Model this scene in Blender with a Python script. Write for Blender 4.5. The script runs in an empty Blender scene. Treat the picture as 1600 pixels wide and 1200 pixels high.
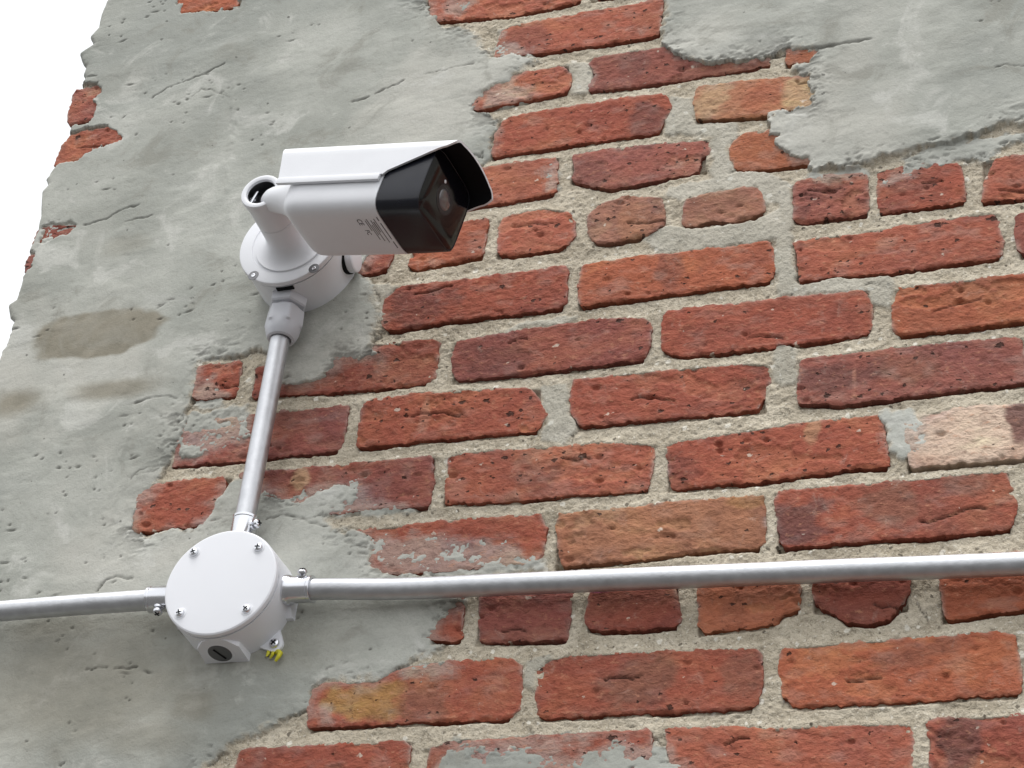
import bpy, bmesh, math, random
import numpy as np
from mathutils import Matrix, Vector

random.seed(7)
scene = bpy.context.scene
COL = scene.collection

# ---------------------------------------------------------------- camera, sky, sun, exposure
# Wall frame used below: x along the wall, z up, n out of the wall, all in millimetres.
EYE_HEIGHT = 1.65
CAM = (139.457, -571.470, 1343.284)
ZG = EYE_HEIGHT - CAM[1] / 1000.0


def W(x, z, n=0.0):
    return Vector((x / 1000.0, -n / 1000.0, z / 1000.0 + ZG))


cam_data = bpy.data.cameras.new('camera')
cam_data.sensor_width = 36.0
cam_data.lens = 3182.94 / 1600.0 * 36.0
cam_data.clip_start = 0.01
cam_data.clip_end = 2000.0
cam = bpy.data.objects.new('camera', cam_data)
COL.objects.link(cam)
_r = (0.948441705, 0.102633901, -0.299874332)
_d = (-0.096198731, -0.808274544, -0.580894194)
_f = (-0.302000227, 0.579791810, -0.756728036)
_w = lambda v: Vector((v[0], -v[2], v[1]))
_m = Matrix.Identity(3)
_m.col[0] = _w(_r); _m.col[1] = -_w(_d); _m.col[2] = -_w(_f)
cam.matrix_world = Matrix.Translation(W(*CAM)) @ _m.to_4x4()
scene.camera = cam

SUN_ELEV = math.radians(68)
SUN_AZ = math.radians(-28)         # measured from straight out of the wall (-Y), towards -X
world = bpy.data.worlds.new('World')
scene.world = world
world.use_nodes = True
nt = world.node_tree
nt.nodes.clear()
sky = nt.nodes.new('ShaderNodeTexSky')
sky.sky_type = 'NISHITA'
sky.sun_disc = False
sky.sun_elevation = SUN_ELEV
sky.sun_rotation = math.radians(180) + SUN_AZ
sky.air_density = 1.0
sky.dust_density = 4.0
hsv = nt.nodes.new('ShaderNodeHueSaturation')      # overcast: the cloud layer takes the blue out
hsv.inputs['Saturation'].default_value = 0.12
bg = nt.nodes.new('ShaderNodeBackground')
bg.inputs['Strength'].default_value = 0.15
out = nt.nodes.new('ShaderNodeOutputWorld')
nt.links.new(sky.outputs[0], hsv.inputs['Color'])
cloud = nt.nodes.new('ShaderNodeMix')              # an even white cloud deck over the whole sky
cloud.data_type = 'RGBA'
cloud.inputs[0].default_value = 0.62
cloud.inputs[7].default_value = (7.7, 7.82, 8.0, 1.0)
nt.links.new(hsv.outputs[0], cloud.inputs[6])
nt.links.new(cloud.outputs[2], bg.inputs['Color'])
nt.links.new(bg.outputs[0], out.inputs['Surface'])

sun_data = bpy.data.lights.new('sun', 'SUN')
sun_data.energy = 1.5
sun_data.angle = math.radians(28)
sun_data.color = (1.0, 0.985, 0.96)
sun = bpy.data.objects.new('sun', sun_data)
COL.objects.link(sun)
_sd = Vector((math.sin(SUN_AZ) * math.cos(SUN_ELEV), -math.cos(SUN_AZ) * math.cos(SUN_ELEV), math.sin(SUN_ELEV)))
sun.rotation_euler = _sd.to_track_quat('Z', 'Y').to_euler()
sun.location = (0, -3, 8)

scene.view_settings.view_transform = 'Standard'
scene.view_settings.look = 'None'
scene.view_settings.exposure = 0.40
scene.view_settings.gamma = 1.0
scene.view_settings.use_curve_mapping = False

# ---------------------------------------------------------------- measured tables (mm on the wall)
BRICKS = [
    ('1a',[(-592.0,118.2),(-576.4,119.2),(-509.6,119.4),(-451.0,120.0)],[(-591.3,67.3),(-442.4,67.2)],[(-442.1,114.0),(-442.1,95.0)],[],'r'),
    ('1b',[(-426.5,112.8),(-409.6,117.4),(-359.9,118.3),(-308.6,119.0),(-249.7,119.9)],[(-429.3,67.8),(-248.8,68.2)],[(-247.5,108.6),(-247.6,86.7)],[(-428.1,105.2)],'r'),
    ('1c',[(-237.4,120.8),(-199.0,118.9),(-160.2,115.9),(-112.7,115.6),(-57.8,114.9)],[(-231.3,68.5),(-57.3,67.6)],[(-53.7,106.0),(-53.0,88.3)],[(-237.9,112.4)],'r2'),
    ('1d',[(-44.9,115.8),(-31.7,117.6),(24.6,117.7),(120.7,119.6)],[(-41.2,67.5),(121.2,73.3)],[],[(-43.5,92.9)],'r3'),
    ('2a',[(-530.1,174.5),(-504.7,173.6),(-479.9,175.1),(-455.4,185.1),(-421.3,188.2),(-367.3,187.1)],[(-534.2,133.5),(-520.6,135.1),(-459.0,134.2),(-401.1,134.6),(-362.7,134.3)],[(-358.7,180.9),(-356.2,162.2),(-356.5,140.0)],[(-536.1,166.8),(-538.2,146.8)],'r'),
    ('2b',[(-334.3,185.1),(-319.8,187.5),(-237.2,185.6),(-201.9,185.0),(-170.6,183.5)],[(-341.9,134.3),(-334.5,132.8),(-259.1,133.2),(-197.1,131.5),(-174.2,131.9)],[(-166.4,177.2),(-164.6,151.1),(-168.5,136.4)],[(-345.8,173.9),(-345.3,153.2)],'r'),
    ('2c',[(-152.8,182.9),(-123.1,183.7),(-89.4,184.3),(-30.3,184.6),(4.5,186.0),(20.9,182.3)],[(-145.3,134.0),(-135.7,131.4),(-60.4,131.5),(-19.9,132.4),(23.0,132.6)],[(24.2,161.0),(24.4,145.3)],[(-154.3,164.0),(-150.3,140.7)],'o'),
    ('2d',[(32.9,183.6),(72.6,184.1),(186.8,187.6)],[(32.4,133.1),(185.9,137.8)],[],[],'r'),
    ('3a',[(-494.6,253.1),(-414.8,254.4)],[(-493.2,207.4),(-436.4,207.2),(-411.4,204.4)],[(-413.2,241.0)],[],'r'),
    ('3b',[(-402.5,248.6),(-322.3,250.9)],[(-396.5,202.8),(-387.8,202.2),(-322.6,200.2)],[(-321.9,240.2),(-322.2,214.0)],[(-401.2,228.3)],'p'),
    ('3c',[(-308.3,249.8),(-237.8,247.9)],[(-309.2,209.6),(-297.3,206.0),(-277.0,205.7),(-258.9,205.1),(-233.4,206.7)],[(-235.9,233.8),(-231.3,215.1)],[(-309.1,233.4),(-310.9,217.3)],'r3'),
    ('3d',[(-220.2,247.1),(-138.5,247.6)],[(-213.7,199.7),(-187.6,200.2),(-157.8,202.6),(-149.6,211.6),(-138.8,213.6)],[(-138.2,229.3)],[(-219.9,232.6),(-217.6,206.8)],'o2'),
    ('3e',[(-130.6,248.7),(-54.5,248.3)],[(-125.5,213.8),(-117.7,212.6),(-101.5,200.4),(-84.6,197.6),(-70.3,201.0),(-62.6,209.8)],[(-54.8,223.0)],[(-129.7,228.7)],'r3'),
    ('3f',[(-34.3,250.0),(25.6,252.4),(38.7,253.0)],[(-29.1,198.1),(-23.9,197.7),(28.2,202.7),(41.1,203.9)],[],[(-33.3,227.0)],'o'),
    ('4a',[(-537.3,321.1),(-496.1,320.7),(-444.3,322.4),(-381.9,321.2),(-356.7,320.8)],[(-529.7,274.9),(-446.0,270.8),(-387.6,272.2),(-355.7,272.1)],[(-350.5,307.8),(-349.8,284.4)],[],'r'),
    ('4b',[(-342.8,320.1),(-326.3,320.5),(-299.0,320.5),(-245.2,321.7),(-205.5,322.2),(-169.5,321.9)],[(-333.6,268.5),(-320.7,268.6),(-255.3,269.9),(-229.3,273.1),(-200.8,273.1),(-170.0,272.3)],[(-167.2,297.5),(-167.1,277.9)],[(-342.5,305.2),(-337.8,278.5)],'t'),
    ('4c',[(-159.7,324.0),(-125.3,325.5),(-89.8,324.5),(-39.8,325.6),(-2.9,326.7),(20.3,325.6)],[(-154.7,270.4),(-124.5,270.7),(-89.6,271.3),(-40.7,270.5),(-16.5,271.3),(23.1,273.5)],[(24.1,310.5),(27.2,292.7)],[(-160.2,304.1)],'r'),
    ('4d',[(39.2,326.1),(201.2,327.5)],[(38.7,273.3),(200.4,276.6)],[],[],'r'),
    ('5z',[(-745.4,387.0),(-716.7,388.3),(-656.2,387.2)],[(-739.7,335.5),(-679.9,335.6),(-649.1,336.8)],[],[],'r'),
    ('5a',[(-646.1,390.3),(-597.5,389.5),(-529.2,389.3),(-461.4,389.7)],[(-636.1,339.6),(-594.3,338.5),(-539.9,336.8),(-513.4,337.7),(-469.4,336.8),(-457.1,336.3)],[(-457.1,366.8),(-456.6,345.3)],[],'p'),
    ('5b',[(-447.1,388.2),(-432.7,390.1),(-389.2,389.5),(-342.4,387.8),(-311.6,388.5),(-270.7,382.8),(-264.5,380.9)],[(-444.7,338.4),(-432.0,337.9),(-383.4,335.9),(-313.9,336.2),(-266.5,335.5)],[(-263.3,369.9),(-264.6,347.8)],[(-447.2,375.7),(-446.6,352.8)],'r2'),
    ('5c',[(-253.1,381.0),(-211.0,384.2),(-168.4,387.8),(-115.9,390.9),(-76.5,391.0)],[(-247.0,334.2),(-231.5,334.0),(-166.8,335.1),(-115.2,337.9),(-92.3,339.9),(-69.6,337.6)],[(-72.5,374.8),(-70.6,353.0)],[(-252.7,365.6),(-250.3,344.5)],'r'),
    ('5d',[(-58.2,385.7),(-26.2,387.8),(-1.1,389.9),(36.0,387.5),(113.8,390.8)],[(-54.6,334.3),(-44.6,335.7),(33.8,335.5),(114.7,336.6)],[],[(-56.9,360.8)],'w'),
    ('6a',[(-716.0,452.2),(-685.8,453.8),(-618.9,454.8),(-577.9,454.4),(-550.5,454.1)],[(-717.1,404.3),(-675.5,404.2),(-615.6,403.6),(-569.4,404.3),(-552.2,403.8)],[(-548.3,444.1),(-548.2,413.0)],[],'p'),
    ('6b',[(-533.7,457.1),(-486.3,458.6),(-437.9,456.4),(-396.3,454.9),(-378.5,452.1)],[(-535.5,406.2),(-514.7,404.7),(-464.1,406.1),(-390.9,404.9),(-366.9,406.3)],[(-369.6,439.5),(-360.3,420.9)],[(-537.0,446.3),(-536.8,422.0)],'r'),
    ('6c',[(-341.2,456.6),(-295.5,457.9),(-236.4,456.8),(-191.1,455.9),(-169.2,451.8)],[(-330.4,404.9),(-316.9,405.4),(-263.9,405.5),(-217.3,404.9),(-178.0,405.0)],[(-167.2,437.0),(-170.9,419.1)],[(-344.0,443.3),(-339.7,420.6)],'r'),
    ('6d',[(-144.4,453.4),(-116.6,454.6),(-87.4,456.2),(-37.8,456.5),(31.3,455.4),(36.7,453.4)],[(-145.0,406.4),(-126.5,405.5),(-109.7,402.3),(-79.6,403.3),(-51.3,404.5),(-3.1,406.5),(38.8,406.5)],[(38.8,431.2)],[(-144.4,427.7)],'p2'),
    ('6e',[(47.8,454.5),(214.4,456.7)],[(49.6,405.9),(211.9,409.6)],[],[],'r'),
    ('7a',[(-713.7,517.7),(-689.2,517.6),(-666.9,517.8)],[(-710.9,476.9),(-664.6,476.6)],[],[],'r'),
    ('7b',[(-652.8,508.7),(-619.8,512.0),(-535.4,520.4),(-477.9,518.0)],[(-648.9,471.8),(-620.8,472.2),(-541.6,467.9),(-493.9,469.3),(-477.5,469.5)],[(-470.5,513.5),(-470.1,491.2),(-471.0,475.0)],[],'r3'),
    ('7c',[(-455.8,513.0),(-439.0,514.4),(-403.0,516.9),(-361.5,518.6),(-320.5,520.3),(-279.5,514.8)],[(-450.1,467.6),(-433.2,467.0),(-397.6,466.8),(-339.3,468.0),(-277.6,470.0)],[(-273.2,506.2),(-273.4,484.0)],[(-457.4,496.7),(-455.5,477.4)],'p'),
    ('7d',[(-264.3,519.8),(-234.1,520.6),(-172.4,521.2),(-117.4,520.5),(-91.3,520.3)],[(-259.8,473.3),(-239.8,468.7),(-203.7,468.9),(-157.2,468.4),(-103.4,470.9),(-84.8,472.5)],[(-83.2,505.4),(-82.2,486.3)],[(-266.2,503.9),(-264.3,482.8)],'r'),
    ('7e',[(-61.8,518.9),(-36.8,518.8),(-10.5,519.1),(41.5,519.8),(112.8,520.8)],[(-62.7,467.0),(-37.6,467.0),(-1.4,467.5),(39.4,468.7),(111.9,470.0)],[],[(-67.2,499.1),(-67.4,477.6)],'o'),
    ('8a',[(-517.8,585.0),(-488.0,584.6),(-447.3,584.0),(-410.4,584.7),(-356.9,585.8)],[(-526.8,533.9),(-511.6,532.6),(-466.1,536.2),(-405.1,536.0),(-375.1,536.3),(-356.2,538.0)],[(-355.2,566.3),(-354.5,545.8)],[(-532.4,571.9),(-534.7,549.0)],'r'),
    ('8b',[(-344.8,584.8),(-313.8,586.2),(-281.4,587.3),(-254.9,586.2),(-228.9,588.2),(-214.3,584.5),(-174.4,588.7)],[(-342.3,535.4),(-330.0,536.6),(-257.9,538.1),(-218.0,539.6),(-170.2,540.6)],[(-168.3,574.0),(-167.1,550.1)],[(-346.4,561.4)],'o'),
    ('8c',[(-152.8,582.5),(-132.0,584.4),(-76.6,583.0),(-56.4,587.0),(-19.5,588.4),(19.0,588.7)],[(-145.6,536.4),(-117.6,537.3),(-66.0,535.4),(-20.6,537.1),(23.6,538.8)],[(24.5,577.9),(25.8,556.6)],[(-148.5,565.2)],'r2'),
    ('8d',[(37.8,582.1),(117.0,585.6)],[(39.2,537.9),(116.6,540.6)],[],[(35.6,565.5),(36.4,545.9)],'p'),
    ('9a',[(-588.6,653.1),(-538.3,654.8)],[(-577.4,604.3),(-551.5,604.4),(-535.1,606.6)],[(-530.9,622.3)],[],'r'),
    ('9b',[(-514.9,655.2),(-481.5,655.4),(-440.7,655.3)],[(-515.9,606.9),(-505.1,603.0),(-475.0,605.5),(-440.4,609.5)],[(-439.9,631.8)],[(-515.7,623.9)],'o'),
    ('9c',[(-429.7,652.8),(-418.2,657.2),(-387.2,660.1),(-369.3,654.0),(-360.3,650.3)],[(-427.7,607.6),(-412.5,604.6),(-381.9,606.1),(-361.3,606.8)],[(-354.9,637.8),(-353.3,620.0)],[(-429.0,630.1)],'r2'),
    ('9d',[(-332.6,655.9),(-310.4,660.8),(-292.0,657.8),(-274.3,654.1)],[(-336.7,609.8),(-325.5,605.9),(-306.4,606.7),(-284.5,608.6),(-271.9,614.9)],[(-269.8,639.6),(-268.9,624.2)],[(-343.8,643.8),(-342.4,620.6)],'t2'),
    ('9e',[(-251.9,647.3),(-229.0,652.0),(-205.5,653.5),(-186.8,651.9)],[(-253.1,615.7),(-240.6,613.0),(-226.2,616.7),(-203.9,612.5),(-178.2,618.8)],[(-181.8,640.4),(-177.3,626.9)],[(-252.8,633.0)],'t2'),
    ('9f',[(-153.2,650.8),(-140.7,655.5),(-113.2,655.4),(-88.3,653.4)],[(-153.3,606.0),(-139.7,602.3),(-118.3,602.6),(-86.6,604.1)],[(-85.5,628.3)],[(-152.8,631.9)],'p2'),
    ('9g',[(-79.3,652.7),(-56.9,654.8),(-40.2,656.4),(-7.3,649.2)],[(-79.4,603.0),(-35.5,603.9),(-4.1,603.9)],[(-4.4,633.2),(-2.7,614.6)],[(-79.3,627.3)],'r'),
    ('9h',[(21.1,649.5),(47.0,650.2),(79.1,650.5)],[(8.8,601.8),(44.9,600.2),(80.8,602.2)],[],[(12.8,626.6)],'r2'),
    ('9i',[(90.8,650.6),(157.8,651.1)],[(92.2,601.7),(156.6,602.3)],[],[],'r'),
    ('10a',[(-562.6,720.4),(-489.9,721.3),(-425.4,723.3),(-380.6,722.0)],[(-558.3,669.9),(-483.6,671.6),(-419.8,671.6),(-376.9,675.7)],[(-376.7,700.3)],[],'r2'),
    ('10b',[(-366.6,720.4),(-346.1,723.2),(-311.8,722.0),(-284.1,722.7),(-250.3,719.1),(-232.7,717.5)],[(-362.4,687.5),(-342.3,677.8),(-323.3,670.7),(-296.1,673.2),(-281.0,674.6),(-240.5,680.2)],[(-231.3,701.4),(-239.4,694.9)],[(-362.4,701.9)],'p2'),
    ('10c',[(-203.4,719.4),(-178.4,719.7),(-119.7,718.4),(-45.0,718.7)],[(-208.8,675.6),(-176.9,670.9),(-119.1,671.7),(-40.0,671.5)],[],[(-215.8,702.6)],'o2'),
    ('11a',[(-438.2,781.3),(-431.8,782.7),(-393.1,785.6),(-351.4,786.2),(-313.3,786.5),(-278.0,784.8)],[(-448.3,732.2),(-426.4,733.3),(-388.1,733.9),(-347.0,734.0),(-312.7,734.3),(-281.2,735.1)],[(-270.7,766.8),(-277.6,747.5)],[(-447.8,762.0)],'r'),
    ('11b',[(-249.0,787.5),(-229.2,787.0),(-210.8,786.7),(-180.3,784.9),(-120.4,781.3),(-73.3,781.8)],[(-247.9,742.0),(-208.9,738.9),(-178.9,737.3),(-139.3,741.2),(-68.9,734.2)],[],[(-251.4,773.8)],'t'),
    ('12a',[(-546.7,843.5),(-478.6,843.4),(-407.1,842.5),(-386.8,843.7)],[(-540.2,797.6),(-466.4,797.6),(-433.7,800.0),(-376.7,803.7)],[(-376.4,829.4),(-374.5,816.1)],[],'r2'),
    ('12b',[(-354.6,848.6),(-333.8,848.7),(-308.1,848.7),(-285.1,848.3),(-231.9,846.9),(-182.1,844.3)],[(-357.9,802.6),(-320.6,799.7),(-285.8,798.8),(-242.2,801.3),(-211.4,801.0),(-177.8,802.7)],[],[(-360.3,839.3),(-350.5,822.6),(-355.8,815.9)],'p2'),
    ('12c',[(-166.5,832.4),(-121.0,831.5),(-14.4,831.6)],[(-163.8,799.1),(-120.5,795.4),(-9.4,795.0)],[],[],'o2'),
    ('13a',[(-457.5,907.3),(-445.8,912.2),(-404.0,913.3),(-352.0,913.9),(-308.1,915.2),(-287.9,915.3)],[(-459.7,866.3),(-440.8,866.0),(-407.3,864.6),(-354.5,863.5),(-301.3,863.0),(-288.0,865.5)],[(-288.7,886.0)],[(-459.4,881.4)],'r2'),
    ('14a',[(-546.9,986.6),(-467.5,984.1),(-381.2,981.5)],[(-537.2,936.2),(-508.7,932.0),(-447.2,925.3),(-406.7,927.6),(-373.5,931.4)],[],[],'r2'),
    ('14b',[(-861.7,1071.0),(-779.1,1066.6)],[(-841.0,1012.7),(-801.1,1007.1),(-768.4,1005.0)],[],[],'o'),
    ('14c',[(-367.5,980.3),(-199.0,976.5)],[(-358.6,930.0),(-190.9,925.3)],[],[],'r'),
    ('15a',[(-460.3,1046.4),(-294.5,1045.3)],[(-458.3,995.4),(-294.8,995.5)],[],[],'r'),
]
CORNER_BRICKS = [
    ('ca',[(-945.4,918.7),(-918.7,918.3),(-881.6,918.7)],[(-940.6,864.0),(-913.2,865.5),(-869.4,867.6)],[],[(-946.4,889.4)],'p'),
    ('cb',[(-936.8,849.4),(-919.2,852.7),(-892.4,852.4),(-865.7,852.1)],[(-943.3,804.1),(-915.3,807.3),(-855.8,810.4)],[],[(-940.4,830.8)],'r2'),
    ('cc',[(-938.6,718.9),(-919.5,722.7),(-888.2,716.1)],[(-940.4,697.8),(-917.3,700.2),(-881.4,704.0)],[],[],'p'),
    ('cd',[(-939.8,685.0),(-928.0,684.9)],[(-938.8,659.7),(-922.9,660.7)],[],[],'p'),
]
WALL_EDGE = [(-941.3,1118.4),(-942.4,1056.0),(-943.0,1035.7),(-942.3,1013.3),(-948.2,998.5),(-940.0,984.9),(-950.8,977.2),(-954.8,974.0),(-946.4,956.6),(-941.7,950.8),(-943.0,940.4),(-938.2,933.7),(-942.2,924.8),(-945.1,917.7),(-946.4,889.4),(-939.2,864.7),(-936.8,849.4),(-940.4,830.8),(-943.3,804.1),(-948.9,790.7),(-943.2,780.8),(-948.7,772.8),(-941.1,739.1),(-938.9,717.2),(-941.5,693.7),(-941.3,687.7),(-939.0,663.1),(-937.0,637.1),(-938.0,625.0),(-945.2,619.5),(-939.4,604.2),(-933.5,598.5),(-933.8,584.2),(-933.7,568.3),(-937.8,562.6),(-937.2,545.3),(-933.0,491.1),(-929.2,388.5)]
RENDER_LEFT = [(-1513.9,1549.1),(-650.2,1151.9),(-572.5,1031.1),(-546.4,967.2),(-535.5,949.7),(-522.9,928.3),(-501.2,921.9),(-482.1,906.8),(-475.4,890.9),(-462.4,872.0),(-440.7,871.2),(-413.7,855.0),(-423.4,846.4),(-433.8,838.0),(-437.7,824.8),(-450.4,825.5),(-466.7,816.5),(-471.9,804.5),(-466.9,795.9),(-447.5,782.0),(-447.9,768.6),(-449.3,752.1),(-448.7,730.5),(-460.1,722.6),(-475.0,711.2),(-492.2,693.8),(-522.1,674.5),(-545.3,654.3),(-551.0,627.6),(-563.8,613.9),(-559.6,603.2),(-546.2,592.1),(-541.0,574.6),(-533.9,552.6),(-534.4,526.8),(-536.2,510.2),(-529.6,499.3),(-538.5,504.7),(-547.3,500.7),(-557.2,504.2),(-566.6,503.9),(-569.1,496.2),(-577.0,490.7),(-585.9,487.4),(-594.7,483.5),(-613.8,483.6),(-622.5,486.1),(-634.7,510.1),(-645.7,524.1),(-654.1,526.6),(-666.4,523.0),(-688.9,520.6),(-710.7,520.3),(-711.2,501.1),(-711.4,486.4),(-709.2,470.2),(-715.8,461.5),(-716.7,450.9),(-712.1,441.8),(-714.9,427.9),(-717.4,407.2),(-722.5,389.7),(-727.7,378.5),(-732.1,370.0),(-740.3,364.0),(-739.4,341.0),(-724.5,329.0),(-709.4,331.6),(-705.2,335.3),(-690.6,332.0),(-678.9,335.6),(-665.1,347.0),(-665.7,355.7),(-662.6,364.8),(-658.4,371.8),(-653.9,380.2),(-644.4,386.1),(-630.3,377.9),(-616.6,364.5),(-597.1,358.6),(-576.0,359.3),(-558.9,365.6),(-544.8,371.5),(-535.3,368.6),(-525.5,370.9),(-518.5,356.4),(-522.2,342.4),(-538.9,335.5),(-549.2,333.2),(-543.3,326.2),(-524.5,319.4),(-512.1,315.7),(-503.3,303.5),(-502.1,288.3),(-489.1,278.6),(-465.4,273.0),(-435.8,262.7),(-417.0,255.2),(-412.2,242.8),(-426.1,230.7),(-430.4,221.5),(-435.8,207.8),(-426.8,202.0),(-428.4,193.4),(-443.0,192.0),(-457.5,185.9),(-466.4,178.4),(-481.4,171.8),(-495.0,170.3),(-506.4,172.1),(-526.6,175.6),(-533.0,170.2),(-535.2,159.9),(-532.9,150.0),(-546.8,146.2),(-564.0,138.5),(-578.0,131.9),(-598.3,119.8),(-614.1,105.9),(-624.0,93.4),(-638.6,69.1),(-668.5,26.8),(-693.0,-56.0),(-920.0,-105.4)]
RENDER_RIGHT = [(-281.3,1059.2),(-290.7,947.6),(-288.4,910.7),(-287.6,888.1),(-289.1,870.8),(-283.6,843.4),(-268.2,829.1),(-250.8,820.5),(-216.3,811.0),(-180.7,811.4),(-166.3,818.6),(-147.5,815.6),(-138.3,807.8),(-143.0,800.4),(-157.4,799.2),(-151.6,780.6),(-142.6,778.9),(-141.0,760.6),(-139.5,741.7),(-160.7,737.7),(-177.4,740.0),(-177.5,723.2),(-177.7,710.6),(-167.6,708.0),(-170.3,698.2),(-159.4,686.2),(-153.4,677.4),(-141.8,673.8),(-141.6,666.1),(-123.2,661.4),(-95.9,659.8),(-70.5,665.2),(-52.6,666.6),(-34.1,672.5),(-6.3,677.4),(16.8,677.0),(29.7,686.8),(48.8,686.3),(102.8,689.2),(259.6,698.1),(306.9,1131.1),(-295.8,1315.1)]
RENDER_RIGHT_LOW = [(-62.1,663.0),(-34.1,672.5),(16.8,677.0),(48.4,678.0),(102.0,675.8),(101.2,662.5),(47.8,663.1),(34.3,663.3),(21.5,655.9),(15.8,647.9),(-4.2,652.1),(-29.0,648.2),(-40.0,653.1)]
RENDER_BOTTOM = [(-418.4,104.9),(-411.1,113.8),(-395.7,117.4),(-378.7,115.0),(-359.0,115.7),(-349.9,112.5),(-345.3,108.0),(-338.8,104.5),(-325.8,102.8),(-304.0,102.9),(-291.8,107.6),(-284.7,112.6),(-269.7,112.9),(-256.9,108.1),(-248.0,109.3),(-236.8,103.5),(-231.4,94.3),(-220.3,88.7),(-213.0,68.9),(-224.2,54.2),(-403.6,55.4),(-422.0,77.2)]
SMEARS = [
    ([(-717.3,458.1),(-707.8,465.6),(-652.7,465.1),(-641.3,429.9),(-671.5,415.6),(-695.7,409.1),(-714.7,408.2),(-713.2,430.5)],-0.2,2.6),
    ([(-509.3,311.6),(-465.9,311.6),(-424.9,304.3),(-384.9,298.4),(-349.6,277.0),(-351.3,266.3),(-431.1,264.1),(-498.9,281.2)],-0.5,2.6),
    ([(-598.2,360.0),(-560.0,367.0),(-546.1,374.3),(-526.7,373.7),(-518.3,357.7),(-500.2,348.1),(-469.6,338.8),(-469.9,332.4),(-548.4,334.4),(-601.5,344.4)],-0.3,2.2),
    ([(-475.5,182.9),(-454.1,187.4),(-421.3,187.6),(-414.5,176.9),(-446.4,171.9),(-468.7,174.4)],-0.6,2.4),
    ([(-707.8,465.6),(-714.2,495.5),(-695.6,500.7),(-677.0,480.2),(-674.6,461.9)],-0.8,2.8),
    ([(-590.0,487.9),(-595.8,510.4),(-584.6,512.0),(-577.0,493.6),(-583.3,485.7)],-0.4,2.4),
    ([(-465.3,799.1),(-462.9,824.6),(-436.5,826.5),(-404.7,804.8),(-433.4,797.4)],-0.7,2.4),
    ([(-527.1,955.6),(-521.2,963.7),(-492.3,957.4),(-494.1,943.8),(-514.8,941.7)],-0.5,2.2),
    ([(-422.6,115.9),(-412.3,118.1),(-328.8,116.8),(-293.0,115.1),(-292.1,104.4),(-327.3,101.7)],-0.7,2.4),
    ([(-926.8,722.2),(-894.0,718.7),(-895.1,700.2),(-930.8,695.5)],-0.5,2.6),
    ([(-459.1,909.5),(-457.6,865.9),(-440.4,862.4),(-420.5,863.7),(-428.8,879.7),(-446.4,886.9)],-0.7,2.4),
    ([(-395.5,711.6),(-379.0,718.5),(-375.4,679.4),(-389.0,678.5)],-0.9,2.2),
    ([(-526.7,154.7),(-518.2,154.3),(-513.0,139.8),(-523.9,138.6)],-0.4,1.8),
    ([(-75.5,390.8),(-54.0,391.6),(-43.0,380.9),(-35.7,367.1),(-40.9,349.3),(-51.0,346.7),(-59.5,345.1),(-69.5,355.9)],0.5,0.9),
    ([(-140.7,658.6),(-93.4,658.1),(-89.4,649.9),(-135.9,648.7)],-0.5,2.4),
    ([(-79.3,638.4),(-62.5,648.3),(-40.2,657.9),(-33.6,653.8),(-51.5,640.4),(-76.5,632.7)],-0.3,2.0),
]
EXPOSED = [
    [(-953.8,927.1),(-916.4,921.7),(-913.9,902.2),(-910.9,880.9),(-914.1,862.9),(-946.1,861.3)],
    [(-949.8,851.8),(-919.7,854.6),(-892.8,854.3),(-880.4,843.8),(-867.9,829.7),(-886.0,826.6),(-909.0,812.6),(-926.9,808.5),(-947.9,801.3)],
    [(-863.5,1100.4),(-780.5,1081.3),(-767.0,1005.7),(-777.4,1004.0),(-800.8,1006.1),(-824.9,1010.3),(-839.1,1011.3)],
    [(-931.3,719.4),(-914.1,721.9),(-893.6,716.9),(-898.0,705.7),(-917.7,702.0),(-930.8,695.5)],
    [(-951.7,690.1),(-930.5,688.6),(-930.3,671.8),(-931.6,660.3),(-942.5,656.9)],
]
SMOOTH_JOINTS = [
    [(-291.6,607.4),(-268.6,618.9),(-238.7,610.5),(-175.3,616.8),(-155.8,639.9),(-152.2,605.8),(-153.3,580.4),(-146.7,536.5),(-117.5,536.6),(-66.0,534.0),(-62.3,521.0),(-68.8,498.0),(-82.7,505.3),(-90.2,520.1),(-166.9,523.2),(-166.9,543.0),(-169.8,587.3),(-228.8,586.0),(-272.4,585.2)],
    [(-371.4,451.3),(-342.4,456.7),(-344.0,443.3),(-340.3,420.6),(-330.3,404.3),(-343.8,391.3),(-366.7,392.4),(-360.2,419.5)],
    [(-75.5,390.8),(-54.0,391.6),(-43.0,380.9),(-35.7,367.1),(-40.9,349.3),(-51.0,346.7),(-59.5,345.1),(-69.5,355.9)],
    [(-275.3,780.1),(-252.2,777.3),(-248.5,742.1),(-208.9,737.3),(-204.0,720.3),(-216.4,702.7),(-208.2,675.5),(-176.8,667.8),(-157.8,651.6),(-155.1,632.3),(-178.6,630.1),(-186.8,651.1),(-258.5,649.2),(-270.8,655.1),(-271.5,666.8),(-229.8,669.1),(-230.9,717.2),(-278.6,733.0),(-277.6,747.5),(-271.1,762.7)],
    [(-385.5,843.4),(-372.9,848.8),(-359.1,840.8),(-349.9,822.5),(-357.9,802.6),(-375.1,800.9),(-374.8,826.5)],
    [(-168.5,484.1),(-146.3,464.3),(-144.9,427.8),(-165.3,430.2)],
    [(-356.5,184.7),(-334.4,186.2),(-345.7,172.8),(-346.4,158.8),(-354.9,159.3)],
    [(-415.0,516.3),(-344.0,521.3),(-341.5,526.7),(-392.3,529.2)],
    [(-546.6,593.7),(-521.7,585.6),(-533.7,572.1),(-535.0,546.8),(-545.1,563.1)],
]
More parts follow.
